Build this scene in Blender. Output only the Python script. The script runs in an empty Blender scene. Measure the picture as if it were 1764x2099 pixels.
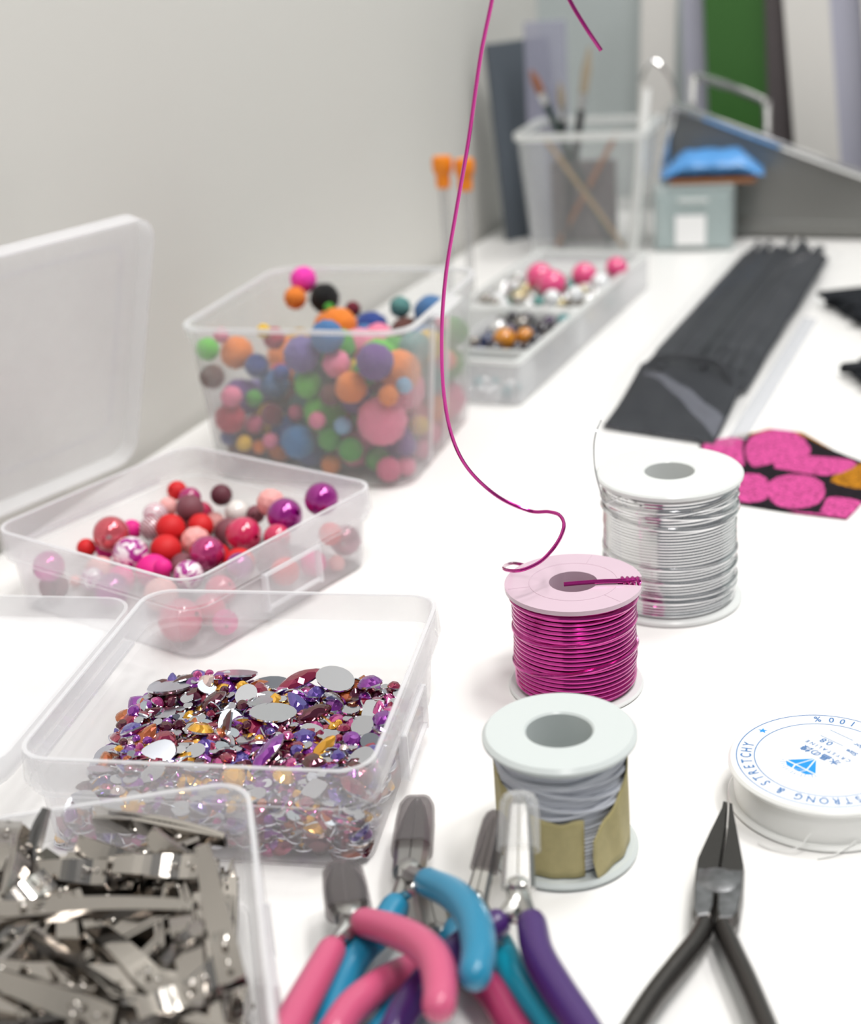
import bpy, bmesh, math, random
from mathutils import Vector, Matrix, Euler
R = math.radians
MM = 0.001
SC = bpy.context.scene
COL = SC.collection
# ------------------------------------------------------------------ camera
cam = bpy.data.objects.new('camera', bpy.data.cameras.new('camera'))
COL.objects.link(cam)
cam.data.sensor_fit = 'HORIZONTAL'
cam.data.sensor_width = 36.0
cam.data.lens = 36.0 * 3000.0 / 1764.0
cam.data.clip_start = 0.01
cam.data.clip_end = 50
pitch, roll = R(22.0), R(4.0)
f0 = Vector((0, math.cos(pitch), -math.sin(pitch)))
u0 = Vector((0, math.sin(pitch), math.cos(pitch)))
r0 = Vector((1, 0, 0))
rc = r0 * math.cos(roll) - u0 * math.sin(roll)
uc = u0 * math.cos(roll) + r0 * math.sin(roll)
cam.matrix_world = Matrix(((rc.x, uc.x, -f0.x, 0), (rc.y, uc.y, -f0.y, 0), (rc.z, uc.z, -f0.z, 0.240), (0, 0, 0, 1)))
cam.data.dof.use_dof = True
cam.data.dof.focus_distance = 0.455
cam.data.dof.aperture_fstop = 10.5
SC.camera = cam
# ------------------------------------------------------------------ world, lamps, exposure
SC.view_settings.view_transform = 'Standard'
SC.view_settings.look = 'None'
SC.view_settings.gamma = 1.0
SC.view_settings.use_curve_mapping = False
SC.view_settings.exposure = 0.28
SC.cycles.transparent_max_bounces = 32
SC.cycles.max_bounces = 10
SC.cycles.use_denoising = True
wd = bpy.data.worlds.new('room_light')
SC.world = wd
wd.use_nodes = True
wd.node_tree.nodes['Background'].inputs[0].default_value = (0.93, 0.97, 1.0, 1)
wd.node_tree.nodes['Background'].inputs[1].default_value = 0.20
def lamp(name, loc, target, sx, sy, power, col=(1, 1, 1)):
    l = bpy.data.lights.new(name, 'AREA')
    l.shape = 'RECTANGLE'; l.size = sx; l.size_y = sy; l.energy = power; l.color = col
    o = bpy.data.objects.new(name, l); COL.objects.link(o)
    o.location = loc
    o.rotation_euler = (Vector(target) - Vector(loc)).to_track_quat('-Z', 'Y').to_euler()
    return o
for lx, ly, pw in ((0.62, 1.25, 7.5), (0.62, 0.75, 8.0), (0.62, 0.20, 6.5), (0.15, -0.10, 6.5), (0.15, -0.60, 5.0), (1.10, 0.40, 5.5)):
    lamp('ceiling_lamp', (lx, ly, 1.75), (lx - 0.25, ly * 0.6 + 0.2, 0), 0.34, 0.20, pw, (1.0, 0.985, 0.96))

# ------------------------------------------------------------------ node materials
def newmat(name):
    m = bpy.data.materials.new(name); m.use_nodes = True
    nt = m.node_tree
    return m, nt, nt.nodes['Principled BSDF'], nt.nodes['Material Output']
def noise_bump(nt, b, scale, strength, dist=0.0003, vec=None):
    n = nt.nodes.new('ShaderNodeTexNoise'); n.inputs['Scale'].default_value = scale
    n.inputs['Detail'].default_value = 4
    tc = nt.nodes.new('ShaderNodeTexCoord'); nt.links.new(tc.outputs['Object'], n.inputs['Vector'])
    bp = nt.nodes.new('ShaderNodeBump'); bp.inputs['Strength'].default_value = strength; bp.inputs['Distance'].default_value = dist
    nt.links.new(n.outputs['Fac'], bp.inputs['Height']); nt.links.new(bp.outputs['Normal'], b.inputs['Normal'])
    return n
def mat(name, col, rough=0.5, metal=0.0, bump=0.0, bscale=800, coat=0.0, spec=0.5, vary=0.0, source=None, film=0, sss=0.0, sheen=0.0):
    m, nt, b, out = newmat(name)
    b.inputs['Base Color'].default_value = (*col, 1)
    b.inputs['Roughness'].default_value = rough
    b.inputs['Metallic'].default_value = metal
    b.inputs['Coat Weight'].default_value = coat
    b.inputs['Coat Roughness'].default_value = 0.05
    b.inputs['Specular IOR Level'].default_value = spec
    if film:
        b.inputs['Thin Film Thickness'].default_value = film
        b.inputs['Thin Film IOR'].default_value = 1.8
    if sheen:
        b.inputs['Sheen Weight'].default_value = sheen
    n = noise_bump(nt, b, bscale, bump) if bump else None
    src = None
    if source == 'object':
        oi = nt.nodes.new('ShaderNodeObjectInfo'); src = oi.outputs['Color']
    elif source:
        at = nt.nodes.new('ShaderNodeAttribute'); at.attribute_name = source; src = at.outputs['Color']
    if vary:
        if n is None:
            n = nt.nodes.new('ShaderNodeTexNoise'); n.inputs['Scale'].default_value = bscale
            tc = nt.nodes.new('ShaderNodeTexCoord'); nt.links.new(tc.outputs['Object'], n.inputs['Vector'])
        mx = nt.nodes.new('ShaderNodeMix'); mx.data_type = 'RGBA'; mx.blend_type = 'MULTIPLY'
        mx.inputs[0].default_value = vary
        if src: nt.links.new(src, mx.inputs[6])
        else: mx.inputs[6].default_value = (*col, 1)
        nt.links.new(n.outputs['Fac'], mx.inputs[7]); src = mx.outputs[2]
    if src: nt.links.new(src, b.inputs['Base Color'])
    return m
def plastic(name, tint=(1, 1, 1), haze=0.15, edge=0.55, rough=0.12, body=(0.93, 0.93, 0.95)):
    """Thin clear polypropylene: mostly see-through, a little milky, glossier and denser at grazing angles."""
    m, nt, b, out = newmat(name)
    b.inputs['Base Color'].default_value = (*body, 1); b.inputs['Roughness'].default_value = rough
    tr = nt.nodes.new('ShaderNodeBsdfTransparent'); tr.inputs[0].default_value = (*tint, 1)
    tl = nt.nodes.new('ShaderNodeBsdfTranslucent'); tl.inputs[0].default_value = (*body, 1)
    mb = nt.nodes.new('ShaderNodeMixShader'); mb.inputs[0].default_value = 0.35
    nt.links.new(b.outputs[0], mb.inputs[1]); nt.links.new(tl.outputs[0], mb.inputs[2])
    lw = nt.nodes.new('ShaderNodeLayerWeight'); lw.inputs['Blend'].default_value = 0.35
    n = nt.nodes.new('ShaderNodeTexNoise'); n.inputs['Scale'].default_value = 60
    tc = nt.nodes.new('ShaderNodeTexCoord'); nt.links.new(tc.outputs['Object'], n.inputs['Vector'])
    a = nt.nodes.new('ShaderNodeMath'); a.operation = 'MULTIPLY_ADD'
    a.inputs[1].default_value = edge; a.inputs[2].default_value = haze - 0.03
    nt.links.new(lw.outputs['Facing'], a.inputs[0])
    a2 = nt.nodes.new('ShaderNodeMath'); a2.operation = 'MULTIPLY_ADD'; a2.inputs[1].default_value = 0.06
    nt.links.new(n.outputs['Fac'], a2.inputs[0]); nt.links.new(a.outputs[0], a2.inputs[2]); a2.use_clamp = True
    ms = nt.nodes.new('ShaderNodeMixShader')
    nt.links.new(a2.outputs[0], ms.inputs[0]); nt.links.new(tr.outputs[0], ms.inputs[1]); nt.links.new(mb.outputs[0], ms.inputs[2])
    nt.links.new(ms.outputs[0], out.inputs['Surface'])
    return m

M_TABLE = mat('white_laminate', (0.90, 0.885, 0.87), 0.32, bump=0.02, bscale=400)
M_WALL = mat('painted_wall', (0.66, 0.645, 0.61), 0.75, bump=0.05, bscale=150)
M_WALL2 = mat('shaded_wall_green_grey', (0.50, 0.55, 0.55), 0.8, bump=0.05, bscale=150)  # back wall: the shade it lies in is put into this darker green-grey
M_FLOOR = mat('grey_floor', (0.42, 0.41, 0.40), 0.6, bump=0.05, bscale=40)
M_LEG = mat('white_metal', (0.8, 0.8, 0.8), 0.4)
M_BOX = plastic('clear_box_plastic', haze=0.085, edge=0.42)
M_BOXRIM = plastic('clear_box_rim_plastic', haze=0.30, edge=0.5)
M_BAND = plastic('clear_box_band_plastic', haze=0.12, edge=0.30)
M_BOXPINK = plastic('milky_box_plastic', haze=0.14, edge=0.42)
M_STRIP = plastic('bag_seal_plastic', haze=0.45, edge=0.3, body=(0.80, 0.81, 0.84))
M_FOLD = plastic('film_fold_highlight', haze=0.30, edge=0.2, body=(0.42, 0.43, 0.52))  # fold of bag film, its reflected highlight put into the paler haze
M_LID = plastic('milky_lid_plastic', haze=0.30, edge=0.35)
M_BIN = plastic('frosted_bin_plastic', haze=0.13, edge=0.3, rough=0.3, body=(0.80, 0.82, 0.82))
M_TRAY = plastic('organizer_plastic', haze=0.35, edge=0.3, rough=0.2)
M_CUP = plastic('cup_plastic', haze=0.10, edge=0.35, body=(0.85, 0.87, 0.87))
M_CUPRIM = plastic('cup_rim_plastic', haze=0.62, edge=0.3, body=(0.93, 0.94, 0.93))
M_CAP = plastic('clear_cap_plastic', haze=0.07, edge=0.5, rough=0.06, body=(0.8, 0.8, 0.8))
M_CAPGREY = plastic('grey_cap_plastic', tint=(0.72, 0.70, 0.70), haze=0.10, edge=0.3, rough=0.1, body=(0.42, 0.40, 0.41))
M_BAG = plastic('bag_film', haze=0.012, edge=0.10, rough=0.08, body=(0.75, 0.77, 0.82))
M_SPOOLWHITE = mat('white_spool_plastic', (0.74, 0.755, 0.745), 0.22)
M_SPOOLMILK = mat('milky_spool_plastic', (0.60, 0.64, 0.635), 0.25)
M_SPOOLPINK = mat('pinkish_spool_plastic', (0.64, 0.48, 0.565), 0.25)
M_SPOOLCLEAR = mat('clear_spool_plastic', (0.88, 0.88, 0.86), 0.25)
M_MAGWIRE = mat('magenta_enamel_wire', (0.50, 0.012, 0.25), 0.16, metal=0.85, coat=0.8)
M_SILWIRE = mat('silver_wire', (0.80, 0.80, 0.81), 0.11, metal=1.0)
M_CORD = mat('pale_grey_elastic_cord', (0.60, 0.62, 0.68), 0.6, bump=0.2, bscale=3000)
M_NYLON = mat('clear_nylon_cord', (0.84, 0.84, 0.82), 0.3, bump=0.2, bscale=900)
M_TAPE = mat('masking_tape', (0.50, 0.43, 0.20), 0.55, bump=0.25, bscale=500, vary=0.25)
M_LABEL = mat('label_card', (0.93, 0.93, 0.93), 0.5)
M_INK = mat('blue_ink', (0.045, 0.17, 0.42), 0.5)
M_INKB = mat('bright_blue_ink', (0.0, 0.27, 0.85), 0.5)
M_CLIP = mat('clip_steel', (0.47, 0.437, 0.405), 0.13, metal=1.0)
M_STEEL = mat('plier_steel', (0.42, 0.41, 0.40), 0.28, metal=0.95, bump=0.1, bscale=900)
M_STEELB = mat('bright_plier_steel', (0.50, 0.49, 0.47), 0.2, metal=0.95)
M_BLACKSTEEL = mat('worn_black_steel', (0.075, 0.068, 0.064), 0.27, metal=0.8, bump=0.25, bscale=700)
M_GROUND = mat('worn_ground_steel', (0.34, 0.34, 0.35), 0.36, metal=0.85, bump=0.6, bscale=300, vary=0.9)
M_GPINK = mat('pink_grip', (0.58, 0.095, 0.20), 0.32, coat=0.2)
M_GBLUE = mat('blue_grip', (0.014, 0.215, 0.37), 0.30, coat=0.2)
M_GTEAL = mat('turquoise_grip', (0.008, 0.31, 0.44), 0.30, coat=0.2)
M_GPURP = mat('purple_grip', (0.055, 0.016, 0.13), 0.30, coat=0.2)
M_GCRIM = mat('crimson_grip', (0.36, 0.035, 0.11), 0.32, coat=0.2)
M_BEADG = mat('glossy_bead', (1, 1, 1), 0.10, source='object', coat=1.0)
M_BEADM = mat('matte_bead', (1, 1, 1), 0.62, source='object')
M_BEADP = mat('pearl_bead', (1, 1, 1), 0.16, metal=0.45, source='object', coat=1.0)
M_POM = mat('pompom_yarn', (1, 1, 1), 0.95, source='object', bump=0.6, bscale=14, sheen=0.12)
M_GEM = mat('gem_crown', (1, 1, 1), 0.05, metal=0.6, source='object', coat=1.0, film=430)
M_GEMS = mat('gem_crown_mixed', (1, 1, 1), 0.07, metal=0.55, source='tint', coat=1.0, film=430)
M_MIRROR = mat('gem_foil_back', (0.66, 0.67, 0.72), 0.13, metal=1.0)
M_BLACKFIBRE = mat('black_fibre', (0.012, 0.014, 0.019), 0.65, bump=0.8, bscale=1200, spec=0.25)
M_ORANGE = mat('orange_cap', (0.90, 0.26, 0.008), 0.45)
M_GREYROD = plastic('grey_clear_rod', haze=0.30, edge=0.3, body=(0.55, 0.55, 0.56))
M_WOOD = mat('brush_wood', (0.42, 0.27, 0.12), 0.5, vary=0.3, bscale=200)
M_DKGREEN = mat('dark_green_lacquer', (0.015, 0.035, 0.03), 0.3)
M_BLACKLAC = mat('black_lacquer', (0.02, 0.02, 0.022), 0.3)
M_BRISTLE = mat('brown_bristle', (0.30, 0.12, 0.07), 0.8, bump=0.5, bscale=2500)
M_BRISTLE2 = mat('beige_bristle', (0.36, 0.30, 0.22), 0.8, bump=0.5, bscale=2500)
M_FERRULE = mat('ferrule', (0.6, 0.6, 0.6), 0.3, metal=1.0)
M_WHITEPL = mat('white_plastic', (0.92, 0.92, 0.90), 0.3)
M_SLATE = mat('slate_board', (0.085, 0.10, 0.12), 0.45)
M_LILAC = plastic('lilac_sleeve', haze=0.55, edge=0.25, body=(0.50, 0.50, 0.62))
M_CHROME = mat('chrome', (0.80, 0.80, 0.80), 0.12, metal=1.0)
M_GREYMETAL = mat('grey_metal', (0.22, 0.22, 0.21), 0.4, metal=0.5)
M_SHEETW = mat('white_sheet', (0.72, 0.70, 0.67), 0.5)
M_SHEETL = mat('lilac_sheet', (0.48, 0.48, 0.58), 0.35)
M_SHEETG = mat('green_sheet', (0.035, 0.13, 0.02), 0.5)
M_SHEETD = mat('dark_sheet', (0.13, 0.11, 0.115), 0.5)
M_DRAWER = plastic('pale_teal_plastic', haze=0.45, edge=0.3, body=(0.74, 0.84, 0.84))
M_BLUEPACK = mat('blue_wrap', (0.10, 0.33, 0.72), 0.25)
M_BROWN = mat('brown_card', (0.33, 0.13, 0.05), 0.6)

# marbled and striped bead paint
def marbled(name, a, b, kind):
    m, nt, p, out = newmat(name)
    p.inputs['Roughness'].default_value = 0.12; p.inputs['Coat Weight'].default_value = 1.0
    tc = nt.nodes.new('ShaderNodeTexCoord')
    if kind == 'marble':
        t = nt.nodes.new('ShaderNodeTexNoise'); t.inputs['Scale'].default_value = 1.7; t.inputs['Detail'].default_value = 2
        t.inputs['Distortion'].default_value = 1.2
    else:
        t = nt.nodes.new('ShaderNodeTexWave'); t.inputs['Scale'].default_value = 1.2; t.bands_direction = 'Z'
    nt.links.new(tc.outputs['Object'], t.inputs['Vector'])
    cr = nt.nodes.new('ShaderNodeValToRGB')
    cr.color_ramp.elements[0].position = 0.46; cr.color_ramp.elements[0].color = (*a, 1)
    cr.color_ramp.elements[1].position = 0.54; cr.color_ramp.elements[1].color = (*b, 1)
    nt.links.new(t.outputs['Fac'], cr.inputs[0]); nt.links.new(cr.outputs[0], p.inputs['Base Color'])
    return m
M_MARBLE = marbled('marbled_bead', (0.42, 0.02, 0.28), (0.93, 0.85, 0.88), 'marble')
M_STRIPE = marbled('striped_bead', (0.85, 0.75, 0.78), (0.60, 0.30, 0.36), 'stripe')
M_STRIPED = marbled('dark_striped_bead', (0.25, 0.03, 0.07), (0.75, 0.60, 0.62), 'stripe')

# ------------------------------------------------------------------ mesh builder (millimetres)
class MB:
    def __init__(s): s.v = []; s.f = []; s.m = []
    def add(s, vs, fs, mi=0):
        o = len(s.v); s.v += [tuple(p) for p in vs]
        for f in fs: s.f.append(tuple(i + o for i in f)); s.m.append(mi)
    def box(s, c, d, rot=None, mi=0, bev=0.0):
        x, y, z = [k / 2 for k in d]
        if bev > 0:
            return s.loft([rrect(x - bev, y - bev, 0.6 * bev, -z, 3), rrect(x, y, bev, -z + bev, 3), rrect(x, y, bev, z - bev, 3), rrect(x - bev, y - bev, 0.6 * bev, z, 3)], c=c, rot=rot, mi=mi)
        vs = [Vector((sx * x, sy * y, sz * z)) for sz in (-1, 1) for sx, sy in ((-1, -1), (1, -1), (1, 1), (-1, 1))]
        if rot: vs = [rot @ v for v in vs]
        vs = [v + Vector(c) for v in vs]
        s.add(vs, [(3, 2, 1, 0), (4, 5, 6, 7), (0, 1, 5, 4), (1, 2, 6, 5), (2, 3, 7, 6), (3, 0, 4, 7)], mi)
    def loft(s, loops, cap0=True, cap1=True, c=(0, 0, 0), rot=None, mi=0, closed=False):
        n = len(loops[0]); vs = []
        for l in loops:
            for p in l:
                p = Vector(p)
                if rot: p = rot @ p
                vs.append(p + Vector(c))
        fs = []
        L = len(loops)
        for k in range(L if closed else L - 1):
            a, b = k * n, ((k + 1) % L) * n
            for i in range(n):
                j = (i + 1) % n
                fs.append((a + i, a + j, b + j, b + i))
        if not closed:
            if cap0: fs.append(tuple(range(n - 1, -1, -1)))
            if cap1: fs.append(tuple((L - 1) * n + i for i in range(n)))
        s.add(vs, fs, mi)
    def lathe(s, prof, seg=48, c=(0, 0, 0), mi=0, closed=False, rot=None):
        loops = [[(r * math.cos(2 * math.pi * i / seg), r * math.sin(2 * math.pi * i / seg), z) for i in range(seg)] for r, z in prof]
        s.loft(loops, not closed, not closed, c=c, mi=mi, closed=closed, rot=rot)
    def tube(s, pts, rad, seg=8, closed=False, caps=True, mi=0, flat=1.0, dome=False):
        pts = [Vector(p) for p in pts]; n = len(pts)
        rr = rad if isinstance(rad, (list, tuple)) else [rad] * n
        if dome:   # round both ends
            d0 = (pts[0] - pts[1]).normalized(); d1 = (pts[-1] - pts[-2]).normalized()
            a, b = pts[0], pts[-1]; ra, rb = rr[0], rr[-1]
            pre = [(a + d0 * ra * q, ra * w) for q, w in ((0.98, 0.15), (0.85, 0.5), (0.5, 0.86))]
            post = [(b + d1 * rb * q, rb * w) for q, w in ((0.5, 0.86), (0.85, 0.5), (0.98, 0.15))]
            pts = [p for p, _ in pre] + pts + [p for p, _ in post]
            rr = [q for _, q in pre] + list(rr) + [q for _, q in post]; n = len(pts)
        T = []
        for i in range(n):
            a = pts[(i - 1) % n] if (closed or i > 0) else pts[i]
            b = pts[(i + 1) % n] if (closed or i < n - 1) else pts[i]
            t = b - a
            T.append(t.normalized() if t.length > 1e-9 else Vector((0, 0, 1)))
        ref = Vector((0, 0, 1)) if abs(T[0].z) < 0.9 else Vector((1, 0, 0))
        N = (ref - T[0] * ref.dot(T[0])).normalized()
        loops = []
        for i in range(n):
            N = N - T[i] * N.dot(T[i])
            N = N.normalized() if N.length > 1e-6 else T[i].orthogonal().normalized()
            Bn = T[i].cross(N)
            loops.append([pts[i] + (N * math.sin(2 * math.pi * k / seg) * flat + Bn * math.cos(2 * math.pi * k / seg)) * rr[i] for k in range(seg)])
        s.loft(loops, caps, caps, mi=mi, closed=closed)
    def prism(s, poly, z0, z1, bev=0.0, mi=0):
        """polygon (x, y) extruded with a chamfered upper edge"""
        n = len(poly); cx = sum(p[0] for p in poly) / n; cy = sum(p[1] for p in poly) / n
        def ins(k): return [(p[0] + (cx - p[0]) * k, p[1] + (cy - p[1]) * k) for p in poly]
        loops = [[(*p, z0) for p in ins(bev * 0.5)], [(*p, z0 + (z1 - z0) * 0.25) for p in poly], [(*p, z0 + (z1 - z0) * 0.7) for p in poly], [(*p, z1) for p in ins(bev)]]
        s.loft(loops, mi=mi)
    def build(s, name, m, parent=None, loc=None, rot=None, smooth=False, angle=35, link=True):
        me = bpy.data.meshes.new(name)
        me.from_pydata([(x * MM, y * MM, z * MM) for x, y, z in s.v], [], s.f)
        ms = m if isinstance(m, (list, tuple)) else [m]
        for q in ms: me.materials.append(q)
        if len(ms) > 1: me.polygons.foreach_set('material_index', s.m)
        bm = bmesh.new(); bm.from_mesh(me)
        bmesh.ops.recalc_face_normals(bm, faces=bm.faces); bm.to_mesh(me); bm.free()
        if smooth:
            me.polygons.foreach_set('use_smooth', [True] * len(me.polygons))
            if angle < 180: me.set_sharp_from_angle(angle=R(angle))
        me.update()
        o = bpy.data.objects.new(name, me)
        if link: COL.objects.link(o)
        if parent: o.parent = parent
        if loc is not None: o.location = [k * MM for k in loc]
        if rot is not None: o.rotation_euler = rot
        return o
def rrect(hx, hy, r, z, n=6):
    r = max(r, 0.01); out = []
    for sx, sy, a0 in ((1, 1, 0), (-1, 1, 90), (-1, -1, 180), (1, -1, 270)):
        for k in range(n + 1):
            t = R(a0 + 90 * k / n)
            out.append((sx * (hx - r) + r * math.cos(t), sy * (hy - r) + r * math.sin(t), z))
    return out
def smooth_path(pts, sub=6, closed=False):
    """Catmull-Rom through the given points"""
    P = [Vector(p) for p in pts]; out = []
    for i in range(len(P) - 1):
        p0 = P[i - 1] if i > 0 else P[i] * 2 - P[i + 1]
        p1, p2 = P[i], P[i + 1]
        p3 = P[i + 2] if i + 2 < len(P) else P[i + 1] * 2 - P[i]
        for k in range(sub):
            t = k / sub
            out.append(0.5 * ((2 * p1) + (p2 - p0) * t + (2 * p0 - 5 * p1 + 4 * p2 - p3) * t * t + (3 * p1 - p0 - 3 * p2 + p3) * t ** 3))
    out.append(P[-1]); return out
def tag(o, label=None, cat=None, group=None, kind=None):
    for k, v in (('label', label), ('category', cat), ('group', group), ('kind', kind)):
        if v: o[k] = v
    return o
def thing(name, label, cat, loc=(0, 0, 0), rz=0.0, group=None):
    o = bpy.data.objects.new(name, None); COL.objects.link(o)
    o.empty_display_size = 0.01
    o.location = [k * MM for k in loc]; o.rotation_euler = (0, 0, R(rz))
    return tag(o, label, cat, group)
def copy_tree(o, parent=None):
    c = o.copy(); COL.objects.link(c)
    if parent: c.parent = parent
    for ch in list(o.children): copy_tree(ch, c)
    return c
PINK_BEADS = [(-45.8,37.3,19.0,4.4, 'redmatte'), (-36.7,35.7,17.6,5.0, 'berry'), (-29.0,27.9,17.2,6.0, 'mauve'), (-27.4,45.3,17.4,4.8, 'maroon'), (-17.6,44.0,11.7,5.6, 'white'), (2.5,44.1,19.7,6.1, 'blushfacet'), (-8.0,45.1,12.1,4.1, 'mauve'), (31.2,43.8,26.5,7.1, 'purple'), (14.8,38.7,18.2,7.5, 'purple'), (1.0,27.8,11.0,7.7, 'raspberry'), (20.1,27.5,14.0,5.6, 'raspberry'), (-29.1,41.1,6.1,4.5, 'blushfacet'), (-12.9,13.8,10.7,6.4, 'blushfacet'), (3.3,4.2,12.5,7.2, 'iris'), (-19.4,23.7,12.5,5.5, 'redmatte'), (-24.7,11.9,14.9,6.2, 'redmatte'), (-18.1,2.0,10.4,6.5, 'redmatte'), (-42.9,20.8,14.4,5.4, 'stripe'), (-36.0,11.4,12.9,5.2, 'stripedark'), (-37.7,-8.4,17.6,7.5, 'irisred'), (-45.1,8.7,11.6,4.4, 'hotpink'), (-45.6,-15.6,12.6,4.0, 'redmatte'), (-45.0,-6.4,8.7,4.3, 'hotpink'), (-24.0,-11.4,12.6,7.4, 'marble'), (-0.9,-15.9,13.6,3.7, 'hotpink'), (-1.3,-6.3,9.2,4.1, 'mauve'), (9.1,-12.2,11.0,6.0, 'marble'), (-1.3,14.2,6.7,5.1, 'redmatte'), (-44.9,30.2,14.1,4.3, 'blush'), (-34.0,-43.8,18.1,6.3, 'magenta'), (-37.8,-40.3,7.5,5.9, 'mauve'), (-11.5,-33.5,8.8,6.9, 'purple'), (-39.5,-28.4,4.3,2.6, 'blush'), (24.6,0.3,13.0,5.5, 'purple'), (38.3,10.8,9.4,5.8, 'redmatte'), (39.2,26.2,7.1,5.5, 'hotpink'), (42.5,43.0,11.1,6.5, 'mauvepearl'), (43.0,33.8,17.5,4.7, 'redmatte'), (44.5,34.2,5.0,3.4, 'blush'), (33.4,-41.1,9.9,8.3, 'raspberry'), (44.1,-29.4,6.5,4.9, 'hotpink'), (-25.0,-31.2,9.5,5.0, 'marble'), (33.6,-26.5,7.9,6.3, 'raspberry'), (24.9,-11.6,7.7,6.1, 'raspberry'), (16.4,-2.0,6.7,5.1, 'mauve'), (-18.3,-23.0,7.4,5.8, 'hotpink'), (-32.1,22.5,7.1,5.5, 'mauve'), (26.8,17.4,9.1,7.5, 'mauve'), (-39.0,42.9,7.3,5.7, 'raspberry'), (15.2,9.5,8.2,6.6, 'redmatte'), (-7.3,0.2,6.7,5.1, 'mauve'), (-10.1,-13.1,8.7,7.1, 'hotpink'), (-11.9,32.2,7.9,6.3, 'mauve'), (8.0,-26.5,8.3,6.7, 'blush'), (-37.9,31.8,7.1,5.5, 'blush'), (-31.3,-22.0,7.8,6.2, 'blush')]
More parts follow.
